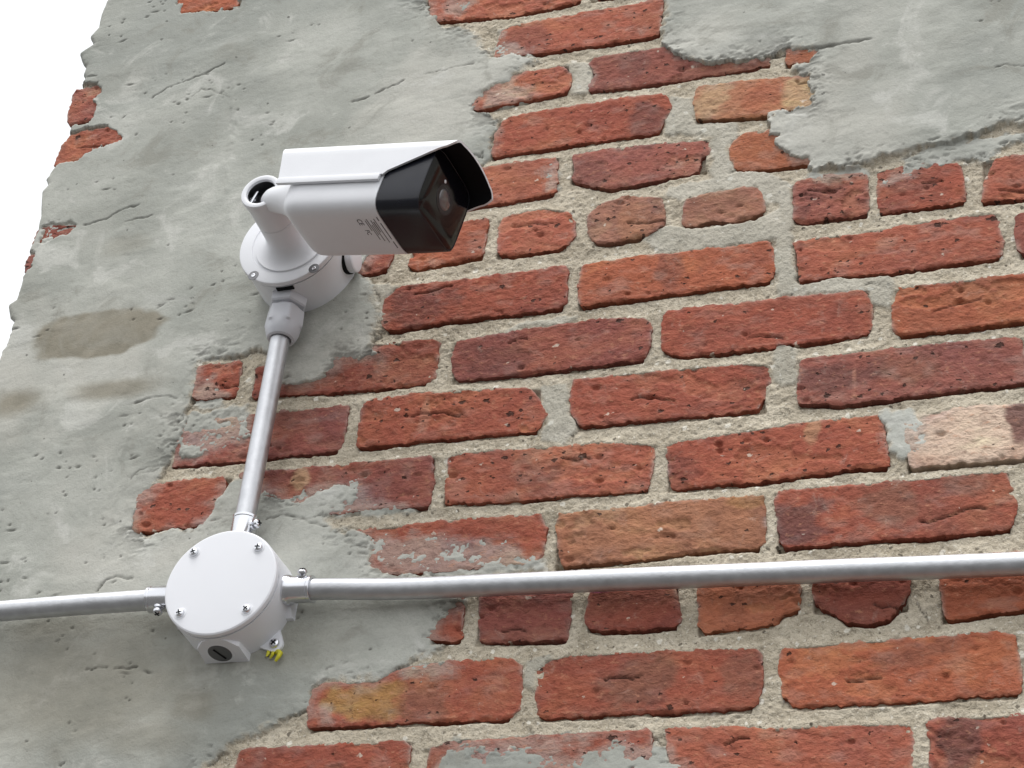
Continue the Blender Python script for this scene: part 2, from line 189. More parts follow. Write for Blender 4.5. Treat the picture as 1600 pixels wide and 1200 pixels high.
CRACKS = [
    ([(-843.4,884.0),(-828.0,896.0),(-801.1,903.9),(-785.6,908.3),(-776.8,913.2),(-765.2,918.4)],3,1.3),
    ([(-882.8,713.6),(-868.7,715.6),(-855.0,719.4),(-845.8,726.5),(-832.1,730.3),(-823.5,730.6)],3,1.6),
    ([(-834.6,710.2),(-820.7,712.3),(-802.8,712.8)],2,1.2),
    ([(-583.4,839.8),(-569.0,845.0),(-559.0,847.5),(-553.6,853.6)],3,1.2),
    ([(-605.6,834.2),(-598.8,835.6),(-589.9,836.6)],3,2),
    ([(-748.9,198.4),(-728.8,198.4)],3,1.1),
    ([(-722.3,196.8),(-701.1,196.7)],3,1.2),
    ([(-758.8,274.9),(-753.3,285.5),(-743.6,289.9),(-727.0,286.0)],3,1.2),
    ([(-769.0,477.8),(-756.9,483.0),(-735.8,483.4),(-726.3,479.4)],2.5,1.2),
    ([(-177.7,810.8),(-156.5,814.9),(-126.4,812.1),(-83.5,813.3)],3,2.2),
    ([(26.5,754.3),(35.0,755.8),(51.5,750.9)],2,1),
    ([(-521.4,300.0),(-515.9,302.7),(-507.4,303.9)],3,1.2),
    ([(-606.3,335.7),(-593.7,339.8),(-574.8,335.5),(-564.5,328.1),(-550.2,324.8)],3,1.4),
    ([(-580.5,334.0),(-568.2,332.3),(-556.7,335.2)],2,1.2),
    ([(-285.0,606.3),(-281.9,602.8)],1,1),
    ([(-715.8,461.5),(-714.9,454.2),(-717.7,449.5)],2.5,1.5),
    ([(-752.2,392.6),(-747.8,401.2),(-737.3,403.6)],1.5,1),
    ([(-934.6,933.0),(-921.1,932.2)],2.5,1.2),
    ([(-795.1,875.7),(-785.9,885.1),(-776.6,883.3)],1.6,1),
    ([(-778.1,883.6),(-761.5,874.8),(-748.9,866.9)],1.4,1),
    ([(-89.9,523.4),(-86.1,526.3),(-76.4,522.8),(-67.4,517.4)],1.6,0.9),
    ([(-337.4,389.2),(-332.8,400.5),(-330.2,402.9)],2.2,1.0),
    ([(-50.7,218.8),(-48.0,207.6),(-43.4,199.0)],2,1.1),
    ([(-461.4,733.5),(-457.7,740.3),(-457.3,732.0),(-466.6,738.5)],3,1.5),
    ([(-530.4,855.3),(-513.6,857.3),(-480.3,863.1)],1.5,1.0),
    ([(-383.2,824.5),(-381.5,820.7)],1,1),
]
RIDGES = [
    [(-762.8,316.3),(-763.3,344.4),(-763.4,371.6),(-766.7,406.6),(-767.1,427.8),(-766.6,447.7),(-765.3,459.1)],
    [(-761.0,934.6),(-746.6,877.5),(-738.6,830.6),(-733.9,785.5),(-724.5,732.2)],
    [(-927.6,936.4),(-921.3,901.7),(-911.1,885.6)],
    [(-954.4,815.1),(-924.8,819.0),(-870.6,829.3)],
]
STAINS = [(-761.3,182.5,186.7,92.0,0.58,0.3),(-582.4,210.8,117.6,36.4,0.25,0.3),(-834.5,568.9,72.1,28.1,0.95,1.0),(-900.6,493.5,36.1,21.7,0.88,0.6),(-791.5,497.3,59.1,15.3,0.8,0.6),(-641.7,158.0,35.4,26.6,0.6,0.8),(-677.3,133.7,65.3,29.2,0.5,0.8),(-794.3,237.1,70.6,32.1,0.5,0.2),(-828.2,679.1,37.1,17.2,0.3,0.5),(-768.1,161.8,93.0,48.4,0.5,0.2),(-888.7,916.3,48.5,39.8,0.12,0.2)]
PATCHES = [(-261.1,162.2,28.0,24.8,'g',0.65),(-178.5,157.3,17.2,24.3,'g',0.5),(-20.8,96.9,13.5,30.0,'d',0.8),(-141.0,293.4,22.9,20.8,'d',0.85),(-67.3,304.4,22.3,17.7,'g',0.6),(-20.3,317.7,19.5,14.8,'g',0.5),(0.7,365.6,30.5,28.0,'w',0.95),(31.3,369.6,8.8,20.7,'d',0.9),(-31.9,379.7,11.0,8.1,'r2',0.9),(-231.4,767.5,18.5,21.5,'y',0.8),(-149.6,756.0,15.5,24.3,'y',0.9),(-185.7,762.9,16.9,27.9,'o',0.6),(-485.1,155.3,34.4,18.3,'y2',0.95),(-438.3,152.7,21.8,17.0,'g',0.5),(-419.9,177.2,32.7,17.2,'r',0.5),(-111.0,430.2,39.5,19.5,'d',0.75),(-53.6,433.0,23.2,19.4,'g',0.45),(-97.9,428.7,2.1,22.1,'w2',0.5),(-474.6,439.2,4.9,23.7,'w2',0.55),(-262.6,567.6,14.6,16.1,'d',0.45),(-362.8,354.3,22.7,16.1,'d',0.4),(-241.6,351.8,15.1,25.2,'d',0.4),(-493.6,556.1,28.6,22.7,'d',0.55),(-411.4,483.9,36.2,21.3,'d',0.45),(-346.9,695.2,18.9,20.2,'d',0.5),(-312.9,825.5,16.2,19.1,'d',0.5),(-295.2,750.7,22.0,24.8,'d',0.6),(-429.8,888.8,27.5,18.4,'d',0.4),(-299.0,629.0,24.2,19.2,'t',0.7),(-29.2,363.9,24.9,24.5,'w',0.9),(-131.4,384.4,6.3,15.8,'y',0.5),(-169.7,430.7,10.8,19.7,'d',0.3),(-298.2,243.1,10.6,2.1,'v',0.95),(-583.4,379.3,8.7,9.6,'y',0.7),(-596.5,453.0,38.4,21.6,'d',0.3),(-922.1,833.9,11.2,11.5,'o',0.5),(-249.2,300.0,74.6,18.3,'t',0.4),(-181.7,315.1,20.8,8.5,'y2',0.5),(-56.3,171.3,21.1,11.7,'g',0.4),(-28.2,174.9,18.6,10.6,'g',0.45),(-6.0,141.9,8.2,6.2,'o',0.5),(-124.3,634.7,28.4,10.5,'d',0.5),(-216.6,638.5,29.4,13.7,'g',0.4),(-379.4,152.3,16.0,11.2,'o2',0.5),(-242.3,104.7,2.0,10.5,'g',0.3),(-146.7,616.0,11.4,7.4,'d',0.5)]


# ---------------------------------------------------------------- numpy noise
def _hash(ix, iy, seed):
    h = (ix.astype(np.int64) * 374761393 + iy.astype(np.int64) * 668265263 + seed * 974634777) & 0xffffffff
    h = ((h ^ (h >> 13)) * 1274126177) & 0xffffffff
    h = h ^ (h >> 16)
    return (h & 0xffff) / 32767.5 - 1.0


def noise(x, y, seed=0):
    x0 = np.floor(x); y0 = np.floor(y)
    fx = x - x0; fy = y - y0
    u = fx * fx * fx * (fx * (fx * 6 - 15) + 10)
    v = fy * fy * fy * (fy * (fy * 6 - 15) + 10)
    x0 = x0.astype(np.int64); y0 = y0.astype(np.int64)
    a = _hash(x0, y0, seed); b = _hash(x0 + 1, y0, seed)
    c = _hash(x0, y0 + 1, seed); d = _hash(x0 + 1, y0 + 1, seed)
    return (a + (b - a) * u) * (1 - v) + (c + (d - c) * u) * v


def fbm(x, y, seed=0, octv=4, gain=0.5):
    s = 0; a = 1.0; t = 0
    for i in range(octv):
        s = s + a * noise(x, y, seed + i * 17)
        t += a
        a *= gain
        x = x * 2.03 + 11.3
        y = y * 1.97 - 7.7
    return s / t


def smooth(a, b, x):
    t = np.clip((x - a) / (b - a), 0, 1)
    return t * t * (3 - 2 * t)


def poly_sdf(poly, X, Z):
    """signed distance, positive inside"""
    P = np.array(poly, float)
    Q = np.roll(P, -1, 0)
    d2 = np.full(X.shape, 1e12)
    ins = np.zeros(X.shape, bool)
    for (ax, az), (bx, bz) in zip(P, Q):
        ex, ez = bx - ax, bz - az
        L = ex * ex + ez * ez + 1e-9
        t = np.clip(((X - ax) * ex + (Z - az) * ez) / L, 0, 1)
        d2 = np.minimum(d2, (X - ax - t * ex) ** 2 + (Z - az - t * ez) ** 2)
        c = ((az > Z) != (bz > Z)) & (X < (bx - ax) * (Z - az) / (bz - az + 1e-12) + ax)
        ins ^= c
    d = np.sqrt(d2)
    return np.where(ins, d, -d)


def line_dist(pts, X, Z):
    d2 = np.full(X.shape, 1e12)
    for (ax, az), (bx, bz) in zip(pts[:-1], pts[1:]):
        ex, ez = bx - ax, bz - az
        L = ex * ex + ez * ez + 1e-9
        t = np.clip(((X - ax) * ex + (Z - az) * ez) / L, 0, 1)
        d2 = np.minimum(d2, (X - ax - t * ex) ** 2 + (Z - az - t * ez) ** 2)
    return np.sqrt(d2)


# ---------------------------------------------------------------- materials
def new_mat(name):
    m = bpy.data.materials.new(name)
    m.use_nodes = True
    t = m.node_tree
    t.nodes.clear()
    o = t.nodes.new('ShaderNodeOutputMaterial')
    b = t.nodes.new('ShaderNodeBsdfPrincipled')
    t.links.new(b.outputs[0], o.inputs[0])
    return m, t, b


def node(t, kind, **kw):
    n = t.nodes.new(kind)
    for k, v in kw.items():
        if k in n.inputs:
            n.inputs[k].default_value = v
        else:
            setattr(n, k, v)
    return n


def mix(t, fac, a, b, mode='MIX'):
    n = t.nodes.new('ShaderNodeMix')
    n.data_type = 'RGBA'
    n.blend_type = mode
    for s, v in ((n.inputs[0], fac), (n.inputs[6], a), (n.inputs[7], b)):
        if isinstance(v, bpy.types.NodeSocket):
            t.links.new(v, s)
        elif isinstance(v, (int, float)):
            s.default_value = v
        else:
            s.default_value = (*v, 1.0) if len(v) == 3 else v
    return n.outputs[2]


def math_(t, op, a, b=None, c=None, clamp=False):
    n = t.nodes.new('ShaderNodeMath')
    n.operation = op
    n.use_clamp = clamp
    for i, v in enumerate((a, b, c)):
        if v is None:
            continue
        if isinstance(v, bpy.types.NodeSocket):
            t.links.new(v, n.inputs[i])
        else:
            n.inputs[i].default_value = v
    return n.outputs[0]


def ramp(t, val, lo, hi):
    n = t.nodes.new('ShaderNodeMapRange')
    n.interpolation_type = 'SMOOTHSTEP'
    t.links.new(val, n.inputs[0])
    n.inputs[1].default_value = lo
    n.inputs[2].default_value = hi
    return n.outputs[0]


def tex_noise(t, co, scale, detail=4, rough=0.55, dist=0.0):
    n = t.nodes.new('ShaderNodeTexNoise')
    n.inputs['Scale'].default_value = scale
    n.inputs['Detail'].default_value = detail
    n.inputs['Roughness'].default_value = rough
    n.inputs['Distortion'].default_value = dist
    t.links.new(co, n.inputs['Vector'])
    return n.outputs['Fac']


def bump(t, b, h, strength, dist, prev=None):
    n = t.nodes.new('ShaderNodeBump')
    n.inputs['Strength'].default_value = strength
    n.inputs['Distance'].default_value = dist
    t.links.new(h, n.inputs['Height'])
    if prev is not None:
        t.links.new(prev, n.inputs['Normal'])
    t.links.new(n.outputs[0], b.inputs['Normal'])
    return n.outputs[0]


def planar(t, tc, sx=1.0):
    s = t.nodes.new('ShaderNodeSeparateXYZ'); t.links.new(tc, s.inputs[0])
    c = t.nodes.new('ShaderNodeCombineXYZ')
    t.links.new(math_(t, 'MULTIPLY', s.outputs[0], sx), c.inputs[0]); t.links.new(s.outputs[2], c.inputs[1])
    return c.outputs[0]


def spots(t, co, scale, r0, r1, power, keep, soft=0.05, dens=None):
    """scattered round spots of mixed size on the wall plane -> 0..1"""
    v = t.nodes.new('ShaderNodeTexVoronoi')
    v.voronoi_dimensions = '2D'
    v.inputs['Scale'].default_value = scale
    t.links.new(co, v.inputs['Vector'])
    sp = t.nodes.new('ShaderNodeSeparateColor')
    t.links.new(v.outputs['Color'], sp.inputs[0])
    rad = math_(t, 'MULTIPLY_ADD', math_(t, 'POWER', sp.outputs[0], power), r1 - r0, r0)
    k = ramp(t, math_(t, 'SUBTRACT', rad, v.outputs['Distance']), -soft, soft)
    lim = 1 - keep if dens is None else math_(t, 'MULTIPLY_ADD', dens, -keep, 1.0)
    return math_(t, 'MULTIPLY', k, math_(t, 'GREATER_THAN', sp.outputs[1], lim))


def make_wall_material():
    m, t, b = new_mat('mortar_and_cement')
    tc = t.nodes.new('ShaderNodeTexCoord').outputs['Object']
    at = node(t, 'ShaderNodeAttribute', attribute_name='surf')
    sep = t.nodes.new('ShaderNodeSeparateColor')
    t.links.new(at.outputs['Color'], sep.inputs[0])
    cem, dirt_shade, stain = sep.outputs[0], sep.outputs[1], sep.outputs[2]
    big = tex_noise(t, tc, 7, 5, 0.6)
    mid = tex_noise(t, tc, 38, 5, 0.6, 0.4)
    fine = tex_noise(t, tc, 300, 3, 0.75)
    grit = tex_noise(t, tc, 520, 2, 0.6)
    # cement render: trowelled, blotchy, streaked along the strokes
    huge = tex_noise(t, tc, 2.4, 5, 0.6, 0.5)
    rot = t.nodes.new('ShaderNodeMapping')
    rot.inputs['Rotation'].default_value = (0, math.radians(7), 0)
    rot.inputs['Scale'].default_value = (0.38, 1.0, 1.0)
    t.links.new(tc, rot.inputs['Vector'])
    strk = tex_noise(t, rot.outputs[0], 34, 6, 0.68, 0.8)
    blot = tex_noise(t, tc, 14, 6, 0.66, 0.9)
    c1 = mix(t, ramp(t, big, 0.32, 0.68), (0.312, 0.320, 0.286), (0.465, 0.470, 0.425))
    c1 = mix(t, math_(t, 'MULTIPLY', ramp(t, huge, 0.50, 0.64), 0.70), c1, (0.51, 0.497, 0.445))
    c1 = mix(t, math_(t, 'MULTIPLY', ramp(t, huge, 0.49, 0.38), 0.70), c1, (0.312, 0.324, 0.296))
    c1 = mix(t, math_(t, 'MULTIPLY', ramp(t, blot, 0.54, 0.66), 0.60), c1, (0.565, 0.563, 0.52))
    c1 = mix(t, math_(t, 'MULTIPLY', ramp(t, blot, 0.46, 0.32), 0.62), c1, (0.255, 0.250, 0.215))
    c1 = mix(t, math_(t, 'MULTIPLY', ramp(t, strk, 0.54, 0.70), 0.22), c1, (0.53, 0.525, 0.495))
    c1 = mix(t, math_(t, 'MULTIPLY', ramp(t, strk, 0.46, 0.30), 0.26), c1, (0.27, 0.272, 0.245))
    c1 = mix(t, math_(t, 'MULTIPLY', ramp(t, fine, 0.55, 0.3), 0.16), c1, (0.22, 0.22, 0.19))
    # lime mortar: sandy, pale grains and dark grains
    c2 = mix(t, ramp(t, mid, 0.3, 0.7), (0.41, 0.355, 0.268), (0.58, 0.518, 0.41))
    c2 = mix(t, math_(t, 'MULTIPLY', ramp(t, fine, 0.47, 0.32), 0.65), c2, (0.20, 0.17, 0.125))
    c2 = mix(t, math_(t, 'MULTIPLY', ramp(t, grit, 0.60, 0.72), 0.7), c2, (0.74, 0.70, 0.61))
    pl_ = planar(t, tc)
    jit = t.nodes.new('ShaderNodeTexNoise'); jit.inputs['Scale'].default_value = 260
    t.links.new(tc, jit.inputs['Vector'])
    js = t.nodes.new('ShaderNodeVectorMath'); js.operation = 'SCALE'; js.inputs['Scale'].default_value = 0.004
    t.links.new(jit.outputs['Color'], js.inputs[0])
    ja_ = t.nodes.new('ShaderNodeVectorMath'); ja_.operation = 'ADD'
    t.links.new(pl_, ja_.inputs[0]); t.links.new(js.outputs[0], ja_.inputs[1])
    peb = spots(t, ja_.outputs[0], 110, 0.06, 0.32, 4.0, 0.34)
    holes = spots(t, ja_.outputs[0], 135, 0.05, 0.24, 4.0, 0.22)
    pinh = spots(t, ja_.outputs[0], 40, 0.01, 0.07, 5.0, 0.22, 0.02)
    c1 = mix(t, math_(t, 'MULTIPLY', pinh, 0.7), c1, (0.08, 0.08, 0.07))
    c2 = mix(t, math_(t, 'MULTIPLY', holes, 0.8), c2, (0.09, 0.075, 0.055))
    c2 = mix(t, peb, c2, (0.70, 0.66, 0.57))
    col = mix(t, cem, c2, c1)
    brown = mix(t, ramp(t, mid, 0.3, 0.7), (0.205, 0.187, 0.142), (0.275, 0.25, 0.195))
    col = mix(t, math_(t, 'MULTIPLY', stain, ramp(t, blot, 0.10, 0.50)), col, brown)
    col = mix(t, math_(t, 'MULTIPLY', dirt_shade, 0.9), col, (0.05, 0.045, 0.038))  # dirt of cracks and pits, plus painted shade under loose cement edges
    t.links.new(col, b.inputs['Base Color'])
    b.inputs['Roughness'].default_value = 0.92
    b.inputs['Specular IOR Level'].default_value = 0.25
    # relief: mortar grainy, cement soft
    rough_amt = math_(t, 'MULTIPLY_ADD', cem, -0.76, 1.0)
    h = math_(t, 'MULTIPLY', math_(t, 'ADD', fine, math_(t, 'MULTIPLY', grit, 0.6)), rough_amt)
    n1 = bump(t, b, h, 0.9, 0.0020)
    bump(t, b, mid, 0.28, 0.0016, n1)
    return m


def make_brick_material():
    m, t, b = new_mat('old_brick')
    tc = t.nodes.new('ShaderNodeTexCoord').outputs['Object']
    mp = t.nodes.new('ShaderNodeMapping')
    mp.inputs['Scale'].default_value = (0.7, 1.0, 1.0)
    t.links.new(tc, mp.inputs['Vector'])
    co = mp.outputs[0]
    at = node(t, 'ShaderNodeAttribute', attribute_name='tint')
    base = at.outputs['Color']
    big = tex_noise(t, co, 22, 4, 0.6, 0.6)
    mid = tex_noise(t, co, 120, 5, 0.65, 0.3)
    fine = tex_noise(t, co, 480, 3, 0.7)
    drag = t.nodes.new('ShaderNodeMapping')
    drag.inputs['Scale'].default_value = (0.55, 1.0, 1.0)
    t.links.new(tc, drag.inputs['Vector'])
    dr = tex_noise(t, drag.outputs[0], 210, 4, 0.75)
    col = mix(t, math_(t, 'MULTIPLY', ramp(t, big, 0.5, 0.75), 0.45), base, mix(t, 1.0, base, (1.35, 1.75, 1.45), 'MULTIPLY'))
    col = mix(t, math_(t, 'MULTIPLY', ramp(t, big, 0.5, 0.22), 0.55), col, mix(t, 1.0, base, (0.66, 0.72, 0.95), 'MULTIPLY'))
    col = mix(t, math_(t, 'MULTIPLY', ramp(t, mid, 0.53, 0.30), 0.55), col, mix(t, 1.0, col, (0.55, 0.5, 0.5), 'MULTIPLY'))
    col = mix(t, math_(t, 'MULTIPLY', ramp(t, dr, 0.55, 0.70), 0.50), col, (0.52, 0.25, 0.15))
    col = mix(t, math_(t, 'MULTIPLY', ramp(t, dr, 0.45, 0.30), 0.70), col, mix(t, 1.0, base, (0.42, 0.36, 0.36), 'MULTIPLY'))
    # burnt-out pits
    pl_ = planar(t, tc, 0.75)
    wob = t.nodes.new('ShaderNodeVectorMath'); wob.operation = 'ADD'
    wn = t.nodes.new('ShaderNodeTexNoise'); wn.inputs['Scale'].default_value = 300
    t.links.new(tc, wn.inputs['Vector'])
    ws = t.nodes.new('ShaderNodeVectorMath'); ws.operation = 'SCALE'; ws.inputs['Scale'].default_value = 0.005
    t.links.new(wn.outputs['Color'], ws.inputs[0])
    t.links.new(pl_, wob.inputs[0]); t.links.new(ws.outputs[0], wob.inputs[1])
    pit = math_(t, 'MAXIMUM', spots(t, wob.outputs[0], 58, 0.02, 0.15, 3.5, 0.55, 0.03, at.outputs['Alpha']), spots(t, wob.outputs[0], 150, 0.04, 0.22, 2.5, 0.45, 0.05, at.outputs['Alpha']))
    col = mix(t, math_(t, 'MULTIPLY', pit, 0.88), col, (0.045, 0.022, 0.016))
    # stray lime grains
    gr = spots(t, wob.outputs[0], 75, 0.03, 0.15, 4.0, 0.12, 0.03)
    col = mix(t, math_(t, 'MULTIPLY', gr, 0.75), col, (0.62, 0.53, 0.44))
    # faint lime bloom
    bl = tex_noise(t, tc, 60, 6, 0.75, 0.8)
    col = mix(t, math_(t, 'MULTIPLY', ramp(t, bl, 0.55, 0.76), 0.36), col, (0.47, 0.36, 0.30))
    t.links.new(col, b.inputs['Base Color'])
    b.inputs['Roughness'].default_value = 0.9
    b.inputs['Specular IOR Level'].default_value = 0.25
    h = math_(t, 'ADD', math_(t, 'MULTIPLY', mid, 1.2), math_(t, 'MULTIPLY', dr, 0.8))
    h = math_(t, 'ADD', h, math_(t, 'MULTIPLY', fine, 0.5))
    h = math_(t, 'SUBTRACT', h, math_(t, 'MULTIPLY', pit, 1.6))
    bump(t, b, h, 0.9, 0.0018)
    return m


def simple_mat(name, col, rough, metal=0.0, spec=0.5, grain=None, coat=0.0, mottled=0.0, mscale=40):
    m, t, b = new_mat(name)
    tc = t.nodes.new('ShaderNodeTexCoord').outputs['Object']
    n = tex_noise(t, tc, mscale, 5, 0.6)
    if mottled:
        c = mix(t, n, tuple(x * (1 - mottled) for x in col), tuple(min(1, x * (1 + mottled)) for x in col))
        t.links.new(c, b.inputs['Base Color'])
    else:
        b.inputs['Base Color'].default_value = (*col, 1)
    r = math_(t, 'MULTIPLY_ADD', n, 0.16, rough - 0.08)
    t.links.new(r, b.inputs['Roughness'])
    b.inputs['Metallic'].default_value = metal
    b.inputs['Specular IOR Level'].default_value = spec
    b.inputs['Coat Weight'].default_value = coat
    if grain:
        g = tex_noise(t, tc, grain[0], 3, 0.6)
        bump(t, b, g, grain[1], grain[2])
    return m


MAT = dict(
    wall=make_wall_material(),
    brick=make_brick_material(),
    white=simple_mat('white_plastic', (0.79, 0.80, 0.835), 0.42, grain=(900, 0.12, 0.0004), mottled=0.02),
    cream=simple_mat('white_painted_metal', (0.76, 0.77, 0.80), 0.40, grain=(700, 0.15, 0.0004), mottled=0.05, mscale=26),
    grey=simple_mat('grey_nylon', (0.57, 0.58, 0.615), 0.45, grain=(600, 0.1, 0.0004), mottled=0.03),
    black=simple_mat('black_gloss_plastic', (0.009, 0.010, 0.016), 0.24, spec=0.4, mottled=0.1),
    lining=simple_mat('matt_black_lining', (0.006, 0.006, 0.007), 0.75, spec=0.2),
    glass=simple_mat('smoked_glass', (0.004, 0.004, 0.006), 0.10, spec=0.3),
    lens=simple_mat('lens_glass', (0.09, 0.08, 0.085), 0.22, spec=0.8, coat=0.6),
    print=simple_mat('grey_print', (0.045, 0.045, 0.05), 0.6),
    printl=simple_mat('pale_grey_print', (0.20, 0.20, 0.205), 0.6),
    emt=simple_mat('galvanized_steel', (0.56, 0.57, 0.59), 0.48, metal=1.0, grain=(320, 0.35, 0.0006), mottled=0.22, mscale=90),
    zinc=simple_mat('zinc_plated_fitting', (0.70, 0.71, 0.74), 0.22, metal=1.0, mottled=0.05),
    steel=simple_mat('dark_steel', (0.16, 0.16, 0.165), 0.42, metal=1.0, mottled=0.1),
    dark=simple_mat('dark_void', (0.012, 0.012, 0.013), 0.8, spec=0.1),
    yellow=simple_mat('yellow_nylon', (0.60, 0.56, 0.03), 0.5, mottled=0.2, mscale=300),
    ground=simple_mat('worn_asphalt', (0.085, 0.083, 0.08), 0.9, mottled=0.25, mscale=3, grain=(80, 0.3, 0.004)),
    core=simple_mat('rough_masonry', (0.30, 0.22, 0.18), 0.92, mottled=0.35, mscale=9, grain=(60, 0.5, 0.006)),
)


# ---------------------------------------------------------------- object helpers
def thing(name, loc, label, cat, group=None):
    o = bpy.data.objects.new(name, None)
    o.empty_display_size = 0.05
    COL.objects.link(o)
    o.location = loc
    o['label'] = label
    o['category'] = cat
    if group:
        o['group'] = group
    return o


def place(o, parent):
    COL.objects.link(o)
    if parent is not None:
        o.parent = parent
        root = parent
        while root.parent is not None:
            root = root.parent
        if parent is root:
            o.matrix_parent_inverse = Matrix.Translation(-root.location)


def mesh_np(name, co, quads, mat, parent, attr=None, smooth_shade=True):
    """co: (N,3) in wall mm (x,z,n); quads: (M,4)"""
    me = bpy.data.meshes.new(name)
    co = np.asarray(co, np.float64)
    wv = np.stack([co[:, 0] / 1000, -co[:, 2] / 1000, co[:, 1] / 1000 + ZG], 1).astype(np.float32)
    me.vertices.add(len(wv))
    me.vertices.foreach_set('co', wv.ravel())
    k = quads.shape[1]
    me.loops.add(quads.size)
    me.loops.foreach_set('vertex_index', quads.astype(np.int32).ravel())
    me.polygons.add(len(quads))
    me.polygons.foreach_set('loop_start', np.arange(0, quads.size, k, dtype=np.int32))
    if attr is not None:
        a = me.attributes.new(attr[0], 'FLOAT_COLOR', 'POINT')
        c = np.ones((len(wv), 4), np.float32)
        c[:, :attr[1].shape[1]] = attr[1]
        a.data.foreach_set('color', c.ravel())
    me.update(calc_edges=True)
    if smooth_shade:
        me.polygons.foreach_set('use_smooth', np.ones(len(quads), bool))
    me.materials.append(mat)
    o = bpy.data.objects.new(name, me)
    place(o, parent)
    return o


def fr(axis, hint=(0, 0, 1)):
    a = np.array(axis, float); a /= np.linalg.norm(a)
    h = np.array(hint, float)
    if abs(a @ h) > 0.95:
        h = np.array((1.0, 0, 0))
    u = h - a * (a @ h); u /= np.linalg.norm(u)
    return a, u, np.cross(a, u)


class MB:
    """collects shapes in wall mm and links them as ONE mesh object"""
    def __init__(self):
        self.v = []; self.f = []; self.mi = []

    def add(self, verts, faces, mi=0):
        k = len(self.v)
        self.v += [tuple(map(float, q)) for q in verts]
        self.f += [tuple(i + k for i in f) for f in faces]
        self.mi += [mi] * len(faces)
        return self

    def rings(self, rings, cap0=True, cap1=True, closed=True, mi=0):
        n = len(rings[0]); vs = [q for r in rings for q in r]; fs = []
        m = n if closed else n - 1
        for i in range(len(rings) - 1):
            for j in range(m):
                a = i * n + j; b = i * n + (j + 1) % n
                fs.append((a, b, b + n, a + n))
        if cap0: fs.append(tuple(range(n - 1, -1, -1)))
        if cap1: fs.append(tuple(range((len(rings) - 1) * n, len(rings) * n)))
        return self.add(vs, fs, mi)

    def lathe(self, o, axis, prof, seg=48, cap0=True, cap1=True, mi=0, hint=(0, 0, 1), phase=0.0):
        a, u, w = fr(axis, hint)
        o = np.array(o, float)
        R = []
        for r, h in prof:
            R.append([o + a * h + max(r, 1e-3) * (u * math.cos(2 * math.pi * j / seg + phase) + w * math.sin(2 * math.pi * j / seg + phase)) for j in range(seg)])
        return self.rings(R, cap0, cap1, mi=mi)

    def tube(self, path, rad, seg=24, mi=0, caps=True):
        P = [np.array(q, float) for q in path]
        rad = rad if hasattr(rad, '__len__') else [rad] * len(P)
        R = []; u = None
        for i, q in enumerate(P):
            t = P[min(i + 1, len(P) - 1)] - P[max(i - 1, 0)]
            t /= np.linalg.norm(t)
            if u is None:
                _, u, _ = fr(t, (0.13, 0.2, 1))
            u = u - t * (t @ u); u /= np.linalg.norm(u)
            w = np.cross(t, u)
            R.append([q + rad[i] * (u * math.cos(2 * math.pi * j / seg) + w * math.sin(2 * math.pi * j / seg)) for j in range(seg)])
        return self.rings(R, caps, caps, mi=mi)

    def box(self, o, ex, ey, ez, sx, sy, sz, mi=0):
        o, ex, ey, ez = (np.array(q, float) for q in (o, ex, ey, ez))
        vs = [o + ex * sx / 2 * a + ey * sy / 2 * b + ez * sz / 2 * c for c in (-1, 1) for a, b in ((-1, -1), (1, -1), (1, 1), (-1, 1))]
        return self.add(vs, [(3, 2, 1, 0), (4, 5, 6, 7), (0, 1, 5, 4), (1, 2, 6, 5), (2, 3, 7, 6), (3, 0, 4, 7)], mi)

    def build(self, name, mats, parent, sharp=35, bevel=0.0, smooth_shade=True, label=None):
        me = bpy.data.meshes.new(name)
        me.from_pydata([W(x, z, n) for x, z, n in self.v], [], self.f)
        mats = mats if isinstance(mats, (list, tuple)) else [mats]
        for m in mats:
            me.materials.append(m)
        me.polygons.foreach_set('material_index', np.array(self.mi, np.int32))
        bm = bmesh.new(); bm.from_mesh(me)
        bmesh.ops.recalc_face_normals(bm, faces=bm.faces)
        if bevel:
            ed = [e for e in bm.edges if len(e.link_faces) == 2 and e.calc_face_angle(0) > math.radians(40)]
            bmesh.ops.bevel(bm, geom=ed, offset=bevel / 1000, segments=2, affect='EDGES', profile=0.6, clamp_overlap=True)
        bm.to_mesh(me); bm.free()
        if smooth_shade:
            me.polygons.foreach_set('use_smooth', np.ones(len(me.polygons), bool))
            me.set_sharp_from_angle(angle=math.radians(sharp))
        o = bpy.data.objects.new(name, me)
        place(o, parent)
        if label:
            o['label'] = label
        return o


def tag(o, label, cat, group=None, kind=None):
    o['label'] = label; o['category'] = cat
    if group: o['group'] = group
    if kind: o['kind'] = kind
    return o


# ---------------------------------------------------------------- ground
gm = bpy.data.meshes.new('ground')
gm.from_pydata([(-400, -400, 0), (400, -400, 0), (400, 400, 0), (-400, 400, 0)], [], [(0, 1, 2, 3)])
gm.materials.append(MAT['ground'])
g = bpy.data.objects.new('ground', gm); COL.objects.link(g)
g['kind'] = 'structure'

# ---------------------------------------------------------------- brick wall
wall = thing('brick_wall', Vector((-0.30, 0, 0)),
             'old red brick wall with pale mortar, half hidden under smeared grey cement', 'wall')

TINT = {
    'r': (0.335, 0.092, 0.057), 'r2': (0.365, 0.110, 0.068), 'r3': (0.290, 0.082, 0.055),
    'o': (0.380, 0.114, 0.060), 'o2': (0.410, 0.142, 0.074), 'p': (0.270, 0.086, 0.068),
    'p2': (0.290, 0.100, 0.076), 't': (0.390, 0.175, 0.098), 't2': (0.355, 0.165, 0.112),
    'w': (0.660, 0.500, 0.385), 'w2': (0.480, 0.230, 0.160), 'y': (0.500, 0.330, 0.190),
    'y2': (0.400, 0.215, 0.080), 'g': (0.215, 0.105, 0.072), 'd': (0.155, 0.065, 0.055), 'v': (0.16, 0.02, 0.10)}


